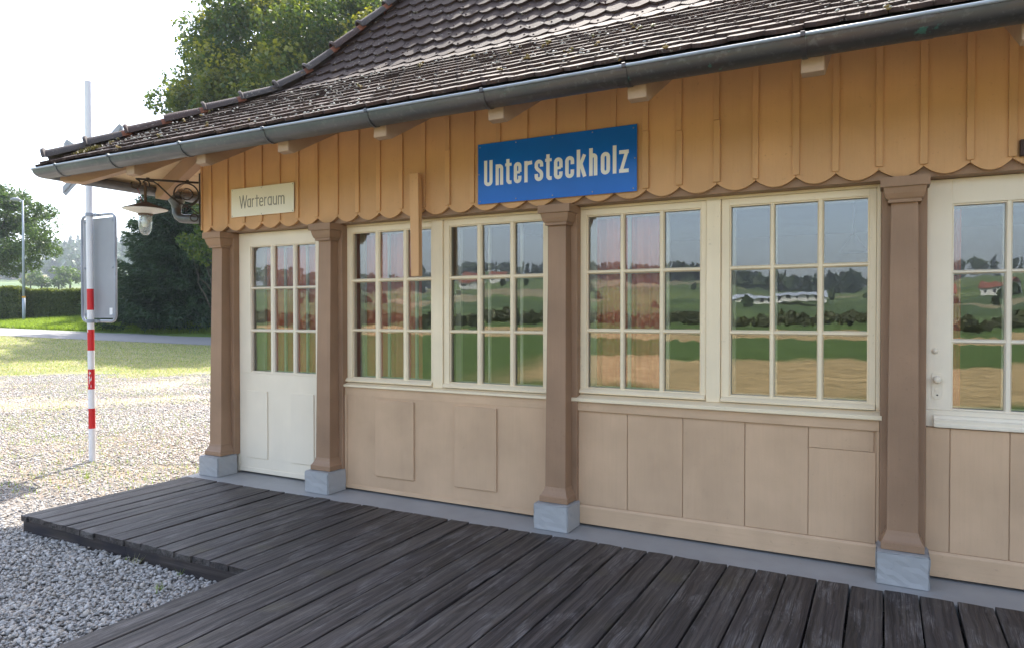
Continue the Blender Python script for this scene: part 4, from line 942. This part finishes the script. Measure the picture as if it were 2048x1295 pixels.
# cross boards seen from behind, beyond the post
for k, (p, q) in enumerate((((-.60, 3.03), (.46, 3.62)), ((-.59, 3.57), (.40, 3.07)))):
    a_ = Vector(p); c_ = Vector(q); d = (c_ - a_).normalized(); nn = Vector((-d.y, d.x)) * .062
    yb_ = .060 + k * .012
    b = B(); b.prism([tuple(a_ - nn), tuple(a_ - d * .035), tuple(a_ + nn), tuple(c_ + nn), tuple(c_ + d * .035), tuple(c_ - nn)], 1, yb_, yb_ + .005)
    b.prism([tuple(a_ - nn * .25), tuple(a_ + nn * .25), tuple(c_ + nn * .25), tuple(c_ - nn * .25)], 1, yb_ - .011, yb_ - .0005, .002)
    b.obj('cross_board', 'alu', PO)
B().rings([[(PX(3.3) + q * math.cos(t), q * math.sin(t), zz) for t in np.linspace(0, 2 * math.pi, 17)[:-1]] for q, zz in ((.034, 3.28), (.042, 3.281), (.042, 3.319), (.034, 3.32))]).obj('clamp', 'galv', PO)

# ------------------------------------------------------------------ boardwalk
DK = empty('boardwalk', (-3.27, -1.76, -.10), 'dark weathered timber boardwalk in front of the station', 'boardwalk')
DO = Vector((-3.27, -1.76, -.10))
GPS = [.009 + .1637 * k for k in range(-35, 24)]
def plank(x0, x1, y0, y1):
    hw = (x1 - x0) / 2; cy_ = (y0 + y1) / 2; hl = (y1 - y0) / 2; rr = random
    gl, gr = rr.uniform(.0035, .0065), rr.uniform(.0035, .0065)
    if rr.random() < .15: gr += .003
    t = bmesh.new(); n = max(6, int((y1 - y0) / .22)); rows = []; z1 = .004
    bow = rr.gauss(0, .0015); cup = rr.uniform(-.0010, .0015); rag = [rr.uniform(-.007, .007) for _ in range(5)]; rag2 = [rr.uniform(-.007, .007) for _ in range(5)]
    prof_x = [-hw + gl, -hw + gl + .003, 0, hw - gr - .003, hw - gr]
    for i in range(n + 1):
        y = -hl + 2 * hl * i / n; row = []
        for j, px_ in enumerate(prof_x):
            zz = (-.003 if j in (0, 4) else cup * (1 - (px_ / hw) ** 2)) + rr.gauss(0, .0004)
            yy_ = y + (rag[j] if i == 0 else rag2[j] if i == n else 0)
            row.append(t.verts.new((px_ + bow * math.sin(math.pi * i / n) + rr.gauss(0, .0006), yy_, zz)))
        row.append(t.verts.new((hw - gr, row[4].co.y, -.04))); row.append(t.verts.new((-hw + gl, row[0].co.y, -.04))); rows.append(row)
    for a_, b_ in zip(rows[:-1], rows[1:]):
        for j in range(7): t.faces.new((a_[j], a_[(j + 1) % 7], b_[(j + 1) % 7], b_[j]))
    t.faces.new(rows[0]); t.faces.new(rows[-1][::-1]); bmesh.ops.recalc_face_normals(t, faces=t.faces)
    b = B(); b._add(t)
    o = b.obj('deck_plank', 'deck', DK, False, Vector(((x0 + x1) / 2, cy_, .016 + rr.gauss(0, .0016))) - DO)
    o.rotation_euler = (rr.gauss(0, .0010), rr.gauss(0, .006), rr.gauss(0, .0009)); return o
gx_ = [-5.655] + [g for g in GPS if g > -5.6]
for a_, b_ in zip(gx_[:-1], gx_[1:]):
    ye = -.366 + random.uniform(-.012, .004)
    if b_ < -3.25: plank(a_, b_, -1.775 + random.uniform(-.006, .006), ye)
    else: plank(a_, b_, -3.95 + random.uniform(-.01, .01), ye)
def dbox(name, x0, x1, y0, y1, z0, z1, bev=.003):
    b = B(); b.box(x0, x1, y0, y1, z0, z1, bev); o = b.obj(name, 'fascia', DK, False); o.data.transform(Matrix.Translation(-DO)); return o
dbox('fascia_board', -5.64, -4.42, -1.762, -1.728, -.118, -.027); dbox('fascia_board', -4.416, -3.275, -1.764, -1.730, -.125, -.028)
dbox('side_board', -5.648, -5.618, -1.726, -.37, -.12, -.027); dbox('side_board', -3.272, -3.242, -3.93, -1.766, -.12, -.027)
for y in (-.6, -1.2): dbox('joist', -5.60, -3.3, y - .04, y + .04, -.10, -.028)
for y in (-.6, -1.35, -2.1, -2.85, -3.6): dbox('joist', -3.24, 3.8, y - .04, y + .04, -.10, -.028)

# ------------------------------------------------------------------ gravel
ico = bmesh.new(); bmesh.ops.create_icosphere(ico, subdivisions=1, radius=1.0); IV = np.array([v.co[:] for v in ico.verts]); IF = np.array([[v.index for v in f.verts] for f in ico.faces]); ico.free()
def pebbles(name, P, size, pal_w, warm=None):
    n = len(P); s_ = size * np.exp(rng.normal(0, .28, n)); sc_ = np.stack([s_, s_ * rng.uniform(.62, .95, n), s_ * rng.uniform(.4, .65, n)], -1)
    a_ = rng.uniform(0, 2 * np.pi, n); tl = rng.normal(0, .3, (n, 2))
    jit = 1 + rng.normal(0, .10, (n, 12, 1)); V = IV[None] * jit * sc_[:, None]
    ca, sa = np.cos(a_)[:, None], np.sin(a_)[:, None]
    Z = V[..., 2] + V[..., 0] * tl[:, :1] + V[..., 1] * tl[:, 1:]
    X = V[..., 0] * ca - V[..., 1] * sa; Y = V[..., 0] * sa + V[..., 1] * ca
    V = np.stack([X, Y, Z], -1) + P[:, None]; F = IF[None] + np.arange(n)[:, None, None] * 12
    pal = np.array([(.31, .305, .30), (.38, .375, .365), (.45, .44, .42), (.25, .25, .26), (.36, .31, .25), (.42, .37, .30), (.52, .51, .48), (.30, .22, .16), (.19, .185, .18)])
    if warm is not None: pal = pal * .45 + np.array(warm) * .55
    t = pal[rng.choice(9, n, p=pal_w)] * rng.uniform(.8, 1.15, (n, 1)); t = np.repeat(t[:, None], 12, 1)
    return tag(mobj(name, np_mesh(name, V.reshape(-1, 3), F.reshape(-1, 3), True, t.reshape(-1, 3)), 'pebble'), kind='stuff')
pw = np.array([.2, .2, .12, .12, .12, .1, .06, .04, .04])
n = 44000; P = np.stack([rng.uniform(-6.9, -3.27, n), rng.uniform(-3.75, -1.74, n), rng.uniform(-.128, -.098, n)], -1)
keep = (P[:, 0] < -5.66) | (P[:, 1] < -1.765)
P = P[keep]; P[:, 2] += .012 * np.sin(P[:, 0] * 3.1) * np.cos(P[:, 1] * 2.3)
pebbles('gravel', P, .0112, pw, (.37, .335, .295))
n = 32000; P = np.stack([rng.uniform(-10.5, -5.66, n), rng.uniform(-1.74, 4.5, n), rng.uniform(-.125, -.112, n)], -1)
pebbles('gravel_far', P, .0115, np.array([.12, .14, .2, .06, .12, .14, .12, .06, .04]), (.42, .38, .34)).name = 'gravel'
P = scat(26000, 6.5, 17.8, -60, 425) if False else None

# ------------------------------------------------------------------ plants
def blades(name, P, h, wd, mat, lean=.5, tint=(0, 1), droop=.0):
    n = len(P); a_ = rng.uniform(0, 2 * np.pi, n); hh = h * rng.uniform(.5, 1.25, n); le = rng.normal(0, lean, n) * hh
    w_ = wd * rng.uniform(.6, 1.3, n); dx, dy = np.cos(a_) * w_ / 2, np.sin(a_) * w_ / 2; b2 = a_ + rng.uniform(1, 2, n)
    V = np.stack([P + np.stack([-dx, -dy, 0 * dx], -1), P + np.stack([dx, dy, 0 * dx], -1), P + np.stack([np.cos(b2) * le, np.sin(b2) * le, hh], -1)], 1)
    t = rng.uniform(tint[0], tint[1], n)[:, None, None] * np.ones((1, 3, 3))
    return mobj(name, np_mesh(name, V.reshape(-1, 3), np.arange(3 * n).reshape(-1, 3), False, t.reshape(-1, 3)), mat)
def scat(n, d0, d1, p0, p1):
    d = rng.uniform(d0, d1, n); px_ = rng.uniform(p0, p1, n); x, y = DL(d, d * (px_ - 1024) / FPX); return np.stack([x, y, zter(x, y)], -1)
def edge_ok(P):
    d = P[:, 0] * -0.4701 + (P[:, 1] + 4.62) * 0.8826; return d + 1.0 * np.sin(P[:, 0] * 1.3 + 2 * np.sin(P[:, 1] * .8)) + .5 * np.sin(P[:, 0] * 4.1 - P[:, 1] * 3.3) + rng.normal(0, .45, len(P)) > 18.7
P = scat(30000, 16.9, 29.8, -120, 500); P = P[edge_ok(P)]
tag(blades('lawn_grass', P, .05, .018, 'drygrass', .8), kind='stuff')
P = scat(12000, 16.9, 29.8, -120, 500); P = P[edge_ok(P)]; tag(blades('lawn_green_grass', P, .06, .016, 'grass', .8), kind='stuff')
P = np.concatenate([scat(80000, 34.6, 40.0, -150, 520), scat(16000, 39, 46, 150, 480)]); tag(blades('bank_grass', P, .22, .028, 'grass', .6), kind='stuff')
P = scat(36000, 7.5, 19.0, -60, 425); pm = np.sin(P[:, 0] * .9 + 1.3 * np.sin(P[:, 1] * .7)) * np.cos(P[:, 1] * 1.1 + np.sin(P[:, 0] * 1.7)); P = P[pm + rng.normal(0, .35, len(P)) > -.15]; P[:, 2] += .006; pebbles('gravel', P, .014, np.array([.16, .10, .12, .12, .14, .12, .10, .08, .06]), (.42, .375, .33))
# sparse weeds in the lit gravel
cl = scat(230, 6.5, 17.5, -80, 420); P = []
for c in cl: P.append(c + rng.normal(0, 1, (34, 3)) * np.array([.24, .24, 0]))
P = np.concatenate(P); tag(blades('gravel_weeds', P, .045, .006, 'grass', .6, (.5, 1)), kind='stuff')
cl = scat(480, 6.0, 17.5, -100, 430); P = []
for c in cl: P.append(c + rng.normal(0, 1, (60, 3)) * np.array([.28, .28, 0]))
P = np.concatenate(P); P[:, 2] += .008; o = blades('straw_litter', P, .012, .006, 'litter', 3.0); tag(o, kind='stuff')
# single tufts by the boardwalk
def tuft(x, y, n, h, lab, mat='grass', sp=.02):
    P = np.stack([rng.normal(x, sp, n), rng.normal(y, sp, n), np.full(n, -.112)], -1)
    o = blades('grass_tuft', P, h, .004, mat, .45); return tag(o, lab, 'grass tuft')
tuft(-3.72, -2.02, 26, .055, 'small green tuft growing in the gravel near the inner corner of the boardwalk')
tuft(-4.36, -1.80, 10, .06, 'thin green blades standing against the middle of the dark fascia board', sp=.01)
tuft(-4.26, -1.80, 22, .075, 'dried seed head weed standing against the dark fascia board', 'drygrass', .012)
tuft(-3.82, -1.80, 14, .05, 'bright green blades at the foot of the fascia board near its right end', sp=.01)
tuft(-3.35, -1.83, 16, .05, 'grass blades squeezed into the inner corner of the boardwalk', sp=.015)
tuft(-6.9, -.55, 16, .10, 'fresh green weed in the sunlit gravel near the banded post', sp=.012)

def leaf_quads(C, rad, n_each, size, flat=.8, up_bias=.25):
    """leaf cards spread through clumps C (k,3) with radii rad"""
    k = len(C); n = k * n_each; ci = np.repeat(np.arange(k), n_each)
    d = rng.normal(0, 1, (n, 3)); d /= np.linalg.norm(d, axis=1, keepdims=True)
    r_ = rad[ci][:, None] * rng.uniform(.35, 1.0, (n, 1)) ** .6; p = C[ci] + d * r_ * np.array([1, 1, flat])
    nn = d * .6 + rng.normal(0, 1, (n, 3)) * .7 + np.array([0, 0, up_bias]); nn /= np.linalg.norm(nn, axis=1, keepdims=True)
    t1 = np.cross(nn, rng.normal(0, 1, (n, 3))); t1 /= np.linalg.norm(t1, axis=1, keepdims=True); t2 = np.cross(nn, t1)
    s_ = size * rng.uniform(.6, 1.35, (n, 1)); V = np.stack([p - t1 * s_ * .5, p + t2 * s_ * .38 + nn * s_ * .06, p + t1 * s_ * .5, p - t2 * s_ * .38 + nn * s_ * .06], 1)
    return V.reshape(-1, 3), np.arange(4 * n).reshape(-1, 4), ci
def trunk_mesh(name, parent, h, r0, branches, mat='bark', wob=.25, seed=1):
    rr = random.Random(seed); b = B(); pts = []; x = y = 0
    for i in range(9):
        pts.append((x, y, h * i / 8)); x += rr.uniform(-wob, wob) * h / 16; y += rr.uniform(-wob, wob) * h / 16
    b.tube(pts, [r0 * (1 - .8 * i / 8) for i in range(9)], 9)
    for tgt in branches:
        i = min(7, max(2, int(8 * min(.85, (tgt[2] * .6) / h)))); s_ = Vector(pts[i]); e = Vector(tgt); m_ = s_.lerp(e, .5) + Vector((rr.uniform(-.4, .4), rr.uniform(-.4, .4), rr.uniform(-.2, .6)))
        b.tube([s_, s_.lerp(m_, .5) + Vector((0, 0, .1)), m_, m_.lerp(e, .5), e], [r0 * .38, r0 * .3, r0 * .22, r0 * .12, r0 * .04], 6)
    return b.obj(name, mat, parent, True)
def broadleaf(name, x, y, crown_c, crown_r, nclump, n_each, size, mat, lab, crad=(.8, 1.5), group=None, yellow=.0, seed=1, tr=.35, inner=.55):
    z = float(zter(x, y)); root = empty(name, (x, y, z - .1), lab, 'tree', group)
    C = []; crr = np.array(crown_r); cc = np.array(crown_c)
    while len(C) < nclump:
        d = rng.normal(0, 1, 3); d /= np.linalg.norm(d); C.append(cc + d * crr * (rng.uniform(inner ** 2, 1.0) ** .5) * (1 + .12 * math.sin(d[0] * 5 + seed) * math.cos(d[2] * 4 + seed)))
    C = np.array(C); rad = rng.uniform(crad[0], crad[1], nclump)
    V, F, ci = leaf_quads(C, rad, n_each, size)
    up_ = np.clip((C[:, 2] - cc[2]) / crr[2], -1, 1); base = rng.uniform(0, .22, nclump) + yellow * (rng.random(nclump) < .38) * np.clip(up_ + .6, 0, 1)  # higher clumps turn yellower, sunlight put into the tint
    rel = (V.reshape(-1, 4, 3).mean(1)[:, 2] - C[ci][:, 2]) / rad[ci]      # yellow on clump tops paints sunlit tips into the leaf colour
    t = np.clip(base[ci] * np.where(rel > .15, 1.0, .35) + rng.normal(0, .12, len(ci)), 0, 1); t = np.repeat(t, 4)[:, None] * np.ones((1, 3))
    mobj('crown', np_mesh('crown', V, F, False, t), mat, root)
    br = [tuple(c) for c in C[rng.choice(nclump, min(14, nclump), replace=False)] * np.array([.8, .8, .9])]
    trunk_mesh('trunk', root, crown_c[2] + crr[2] * .5, tr, br, seed=seed)
    return root
x, y = DX(42, 695); broadleaf('lime_tree', x, y, (0, 0, 10.9), (9.6, 9.6, 9.2), 900, 350, .22, 'lime', 'very tall broadleaf tree rising behind the tiled hip roof', (.9, 1.5), None, .85, 3, .5, .30)
x, y = DX(55, -25); broadleaf('oak_tree', x, y, (-.9, 0, 5.6), (5.4, 5.4, 4.3), 200, 230, .19, 'oak', 'spreading deciduous tree with gaps in its crown behind the left hedge', (.55, 1.0), None, .1, 5, .38, .25)
def spruce(x, y, h, r0, lab, nl=34, per=26, nq=46, q=.17, skirt=.0):
    z = float(zter(x, y)); root = empty('spruce_tree', (x, y, z - .1), lab, 'tree', 'spruces left of the station'); C = []; rad = []; V = []; nb = 0
    PP = []; DD = []
    for i in range(nl):
        t = i / (nl - 1); zz = skirt + .35 + (h - .5) * t; rr = r0 * (1 - t) ** .85 * rng.uniform(.85, 1.1) + .15; m_ = max(5, int(per * (1 - t * .75)))
        for k in range(m_):
            a_ = rng.uniform(0, 2 * np.pi); L = rr * rng.uniform(.62, 1.22); dr = .16 * L
            s_ = np.linspace(.12, 1, max(5, int(L * 5))) ; px_ = np.cos(a_) * L * s_; py_ = np.sin(a_) * L * s_; pz = zz - dr * np.sin(s_ * 2.4) * 1.2 + .08 * L * s_ ** 3
            for u, v, w_, ss in zip(px_, py_, pz, s_): PP.append((u, v, w_)); DD.append((np.cos(a_), np.sin(a_), L * (1 - ss * .6)))
    PP = np.array(PP); DD = np.array(DD); m_ = max(1, int(nq * 1000 / len(PP))); P_ = np.repeat(PP, m_, 0); D_ = np.repeat(DD, m_, 0); n = len(P_)
    side = np.stack([-D_[:, 1], D_[:, 0], 0 * D_[:, 0]], -1); P_ = P_ + side * rng.normal(0, 1, (n, 1)) * .16 * (D_[:, 2:] * .35 + .3) + rng.normal(0, .05, (n, 3)); P_[:, 2] -= np.abs(rng.normal(0, .10, n))
    dirv = np.stack([D_[:, 0], D_[:, 1], np.full(n, -.25)], -1) + rng.normal(0, .55, (n, 3)); dirv /= np.linalg.norm(dirv, axis=1, keepdims=True)
    sd = np.cross(dirv, rng.normal(0, 1, (n, 3))); sd /= np.linalg.norm(sd, axis=1, keepdims=True); s_ = q * rng.uniform(.6, 1.4, (n, 1))
    V = np.stack([P_ - sd * s_ * .16, P_ + sd * s_ * .16, P_ + dirv * s_ * 1.3], 1)
    t = np.clip(rng.uniform(0, .6, n), 0, 1); t = np.repeat(t, 3)[:, None] * np.ones((1, 3))
    mobj('crown', np_mesh('crown', V.reshape(-1, 3), np.arange(3 * n).reshape(-1, 3), False, t), 'spruce', root)
    B().tube([(0, 0, 0), (0, 0, h * .5), (0, 0, h * .97)], [.22, .14, .02], 8).obj('trunk', 'bark', root, True)
    return root
x, y = DX(38, 372); spruce(x, y, 10.8, 4.1, 'dark dense spruce with branches to the ground beside the station corner', 36, 34, 130, .22)
x, y = DX(47, 352); spruce(x, y, 15.2, 3.1, 'taller dark spruce standing behind the dense one, its tip left of the tall broadleaf tree', 40, 24, 70, .24)
x, y = DX(39, 470); spruce(x, y, 9.0, 3.6, 'spruce hidden mostly behind the station corner, right of the dense one', 30, 24, 60, .22)
# a leafy bough seen under the eaves at the corner
x, y = DX(30, 425); broadleaf('young_broadleaf_tree', x, y, (0, 0, 5.2), (1.3, 1.3, 1.6), 26, 150, .13, 'lime', 'small light green leafed tree at the station corner, in front of the spruces', (.3, .55), None, .3, 2, .08, .3)

def hedge(p0, p1, d, h, wdt, lab, n):
    x0, y0 = DX(d, p0); x1, y1 = DX(d, p1); root = empty('hedge', ((x0 + x1) / 2, (y0 + y1) / 2, 0), lab, 'hedge', 'clipped hedges across the road')
    ox, oy = (x0 + x1) / 2, (y0 + y1) / 2; t = rng.random(n); X = x0 + (x1 - x0) * t; Y = y0 + (y1 - y0) * t; zb = zter(X, Y)
    L = math.hypot(x1 - x0, y1 - y0); nx, ny = -(y1 - y0) / L, (x1 - x0) / L; face = rng.random(n); off = np.where(face < .42, -1, np.where(face < .55, 1, rng.uniform(-1, 1, n))) * wdt / 2
    top = h * (1 + .03 * np.sin(t * L * 1.7) + .02 * np.sin(t * L * 5)); zz = np.where(face < .55, rng.uniform(0, 1, n) * top, top + rng.normal(0, .03, n))
    C = np.stack([X + nx * off - ox, Y + ny * off - oy, zb + zz], -1) + rng.normal(0, .035, (n, 3))
    nn = np.stack([nx * np.sign(off), ny * np.sign(off), 0 * X + .2], -1) + rng.normal(0, .7, (n, 3)); nn /= np.linalg.norm(nn, axis=1, keepdims=True)
    t1 = np.cross(nn, rng.normal(0, 1, (n, 3))); t1 /= np.linalg.norm(t1, axis=1, keepdims=True); t2 = np.cross(nn, t1); s_ = .10 * rng.uniform(.6, 1.4, (n, 1))
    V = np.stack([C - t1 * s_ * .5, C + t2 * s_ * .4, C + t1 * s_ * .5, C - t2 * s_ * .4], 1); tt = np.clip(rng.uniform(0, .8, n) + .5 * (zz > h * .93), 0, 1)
    mobj('foliage', np_mesh('foliage', V.reshape(-1, 3), np.arange(4 * n).reshape(-1, 4), False, np.repeat(tt, 4)[:, None] * np.ones((1, 3))), 'hedge', root)
    b = B(); q = wdt / 2 - .08; z0_ = [float(zter(x0, y0)), float(zter(x1, y1))]
    b.rings([[(xx + nx * q - ox, yy_ + ny * q - oy, zz_), (xx - nx * q - ox, yy_ - ny * q - oy, zz_), (xx - nx * q - ox, yy_ - ny * q - oy, zz_ + h - .08), (xx + nx * q - ox, yy_ + ny * q - oy, zz_ + h - .08)] for xx, yy_, zz_ in ((x0 + (x1 - x0) * .08, y0 + (y1 - y0) * .08, z0_[0]), (x0 + (x1 - x0) * .92, y0 + (y1 - y0) * .92, z0_[1]))])
    b.obj('branches', 'hedgecore', root)
hedge(-160, 50, 39.5, 1.85, .9, 'taller clipped hedge at the left edge behind the street lamp', 26000)
hedge(46, 238, 40.2, 1.58, .9, 'lower clipped hedge running behind the banded post', 26000)
# street lamp
x, y = DX(38.5, 48); z = float(zter(x, y)); SLp = empty('street_lamp', (x, y, z), 'slim grey street lamp rising in front of the hedge', 'street lamp')
B().tube([(0, 0, 0), (0, 0, 1.4)], [.085, .083], 10).tube([(0, 0, 1.4), (0, 0, 6.7)], [.07, .045], 10).obj('lamp_post', 'streetlamp', SLp, True)
B().tube([(0, 0, 6.66), (-.25, -.12, 6.74), (-.30, -.15, 6.75)], .04, 8).obj('lamp_arm', 'streetlamp', SLp, True)
B().tube([(-.12, -.06, 6.70), (-.20, -.10, 6.73), (-.45, -.22, 6.76), (-.62, -.31, 6.75)], [.05, .10, .11, .04], 10).obj('lamp_head', 'alu', SLp, True)
B().rings([[(.087 * math.cos(t), .087 * math.sin(t), zz) for t in np.linspace(0, 2 * math.pi, 13)[:-1]] for zz in (1.34, 1.44)]).obj('yellow_band', 'yellow', SLp)
# fence post beyond the bank
x, y = DX(41, 247); tag(B().tube([(0, 0, 0), (0, 0, 1.0)], .05, 7).obj('fence_post', 'bark', None, False, (x, y, float(zter(x, y)))), 'thin wooden fence post at the right end of the hedge', 'fence post')

# distant trees
def bush_tree(d, px_, h, r_, mat, lab, n=9, each=90, grp='trees at the far end of the field'):
    x, y = DX(d, px_); z = float(zter(x, y)); root = empty('field_tree', (x, y, z - .2), lab, 'tree', grp)
    C = rng.normal(0, 1, (n, 3)); C /= np.linalg.norm(C, axis=1, keepdims=True); C = C * np.array([r_ * .6, r_ * .6, h * .28]) + np.array([0, 0, h * .58])
    V, F, ci = leaf_quads(C, np.full(n, r_ * .5), each, r_ * .2); t = np.repeat(np.clip(rng.uniform(.2, .9, len(ci)), 0, 1), 4)[:, None] * np.ones((1, 3))
    mobj('crown', np_mesh('crown', V, F, False, t), mat, root); B().tube([(0, 0, 0), (0, 0, h * .5)], [r_ * .08, r_ * .04], 6).obj('trunk', 'bark', root)
bush_tree(150, 118, 6, 2.6, 'oak', 'pale round tree at the foot of the hill, right of the spreading tree'); bush_tree(155, 141, 7, 2.8, 'oak', 'rightmost round tree standing between the hedge and the wooded hill')
bush_tree(150, 84, 5.5, 2.4, 'oak', 'low round tree beyond the field, just right of the street lamp'); bush_tree(160, 62, 5, 2.2, 'hedge', 'small bushy tree beyond the field close behind the street lamp')
def forest(name, pos, hmin, hmax, conifer, mat, q, each):
    """many trees as one mass; pos (n,2)"""
    n = len(pos); H = rng.uniform(hmin, hmax, n); Z = zter(pos[:, 0], pos[:, 1]); con = rng.random(n) < conifer
    ci = np.repeat(np.arange(n), each); m_ = len(ci); t = rng.random(m_); a_ = rng.uniform(0, 2 * np.pi, m_)
    rc = np.where(con[ci], (1 - t) * H[ci] * .16 + .2, np.sqrt(np.clip(1 - (2 * t - 1) ** 2, 0, 1)) * H[ci] * .30)
    rc = rc * (1 + .32 * np.sin(3 * a_ + ci * 1.7) * np.sin(7 * t + ci) + .25 * np.sin(5 * a_ + 9 * t + ci * 2.3)) * rng.uniform(.6, 1.15, m_)
    zz = np.where(con[ci], t * H[ci], (.25 + .62 * t) * H[ci])
    P_ = np.stack([pos[ci, 0] + np.cos(a_) * rc, pos[ci, 1] + np.sin(a_) * rc, Z[ci] + zz], -1)
    nn = np.stack([np.cos(a_), np.sin(a_), np.full(m_, .5)], -1) + rng.normal(0, .5, (m_, 3)); nn /= np.linalg.norm(nn, axis=1, keepdims=True)
    t1 = np.cross(nn, rng.normal(0, 1, (m_, 3))); t1 /= np.linalg.norm(t1, axis=1, keepdims=True); t2 = np.cross(nn, t1); s_ = q * rng.uniform(.6, 1.4, (m_, 1)) * np.where(con[ci], .7, 1.0)[:, None]
    V = np.stack([P_ - t1 * s_, P_ + t2 * s_ * .8, P_ + t1 * s_, P_ - t2 * s_ * .8], 1); tt = np.where(con[ci], .15, .75) + rng.normal(0, .15, m_)
    return tag(mobj(name, np_mesh(name, V.reshape(-1, 3), np.arange(4 * m_).reshape(-1, 4), False, np.repeat(np.clip(tt, 0, 1), 4)[:, None] * np.ones((1, 3))), mat), kind='stuff')
def DXs(d, px_): x, y = DL(d, d * (px_ - 1024) / FPX); return np.stack([x, y], -1)
n = 420; forest('hill_wood', DXs(rng.uniform(430, 620, n), rng.uniform(-500, 520, n)), 14, 24, .6, 'farwood', 1.5, 70)
n = 200; forest('hill_wood', DXs(rng.uniform(380, 440, n), rng.uniform(-400, 215, n)), 9, 15, .1, 'farwood', 1.5, 60)
n = 300; forest('hill_wood', DXs(rng.uniform(700, 950, n), rng.uniform(-500, 520, n)), 22, 32, .7, 'farwood', 2.6, 50)
def azpos(r0, r1, a0, a1, n):   # azimuths from south, degrees towards west
    r_ = rng.uniform(r0, r1, n); a_ = np.radians(rng.uniform(a0, a1, n)); return np.stack([-np.sin(a_) * r_, -4.62 - np.cos(a_) * r_], -1)
forest('south_wood', azpos(78, 118, -38, 62, 900), .7, 2.3, .05, 'scrub', .24, 60)
forest('south_wood', azpos(230, 400, -25, 75, 60), 2.0, 4, .1, 'farwood', 1.3, 60)
forest('south_hill_wood', np.concatenate([azpos(640, 760, 2, 24, 260), azpos(560, 700, 36, 80, 300), azpos(820, 980, -30, 40, 420)]), 11, 18, .65, 'farwood', 2.6, 50)
# houses south of the line, seen mirrored in the windows
def house(a_, r_, L, Wd, H, rh, lab, roofm='roofred', rot=0.0, sheds=False):
    x, y = -math.sin(R(a_)) * r_, -4.62 - math.cos(R(a_)) * r_; z = float(zter(x, y)); root = empty('farmhouse' if not sheds else 'greenhouse', (x, y, z - .3), lab, 'house' if not sheds else 'greenhouse')
    root.rotation_euler = (0, 0, R(rot - a_))
    B().box(-L / 2, L / 2, -Wd / 2, Wd / 2, 0, H).obj('wall', 'housewhite', root)
    B().prism([(-Wd / 2 - .6, H + .01), (Wd / 2 + .6, H + .01), (0, H + rh)], 0, -L / 2 - .6, L / 2 + .6).obj('roof', roofm, root)
    k = max(2, int(L / 3.2))
    for i in range(k):
        xx = -L / 2 + L * (i + .5) / k; B().box(xx - .55, xx + .55, Wd / 2 + .005, Wd / 2 + .06, H * .45, H * .45 + 1.4).obj('window', 'winglass', root)
    return root
house(31.5, 430, 15, 9, 4.0, 3.6, 'red roofed white farmhouse on the slope south of the line'); house(29.2, 450, 11, 8, 3.6, 3.4, 'smaller red roofed farmhouse beside the white farmhouse', rot=20)
house(8.2, 285, 40, 10, 2.4, 1.4, 'long pale greenhouse south of the line below the wood', 'streetlamp', 4, True)
for i, (aa, rr_2, L) in enumerate(((-4, 330, 8), (-7, 360, 9), (-10.5, 340, 8), (-1.2, 390, 9))):
    house(aa, rr_2, L, 7, 3.8, 2.8, ['village house with red roof nearest the long greenhouse', 'village house with red roof second from the greenhouse', 'village house with red roof at the far end of the village', 'village house with red roof standing higher up the slope'][i], rot=i * 25)
# moss cushions on the corner tiles
def moss(x, y, n, sp, lab):
    z = S(y) + .03; P_ = np.stack([rng.normal(x, sp, n), rng.normal(y, sp * .6, n), np.zeros(n)], -1); P_[:, 2] = [S(q) + .022 for q in P_[:, 1]]
    o = blades('moss_cushion', P_, .022, .014, 'moss', .5); return tag(o, lab, 'moss')
moss(-6.18, -.93, 500, .055, 'green and ochre moss cushion on the lowest tiles beside the eaves corner')

# ------------------------------------------------------------------ haze
hz = B().box(-2300, 2300, -2300, 2300, -8, 175).mesh('haze'); hm = bpy.data.materials.new('haze'); hm.use_nodes = True; hm.node_tree.nodes.clear()
ho = hm.node_tree.nodes.new('ShaderNodeOutputMaterial'); pv = hm.node_tree.nodes.new('ShaderNodeVolumePrincipled'); pv.inputs['Density'].default_value = 0.0004
pv.inputs['Color'].default_value = (0.80, 0.88, 1.0, 1); pv.inputs['Anisotropy'].default_value = 0.2; hm.node_tree.links.new(pv.outputs[0], ho.inputs['Volume'])
hz.materials.append(hm); tag(link(bpy.data.objects.new('haze', hz)), kind='stuff')
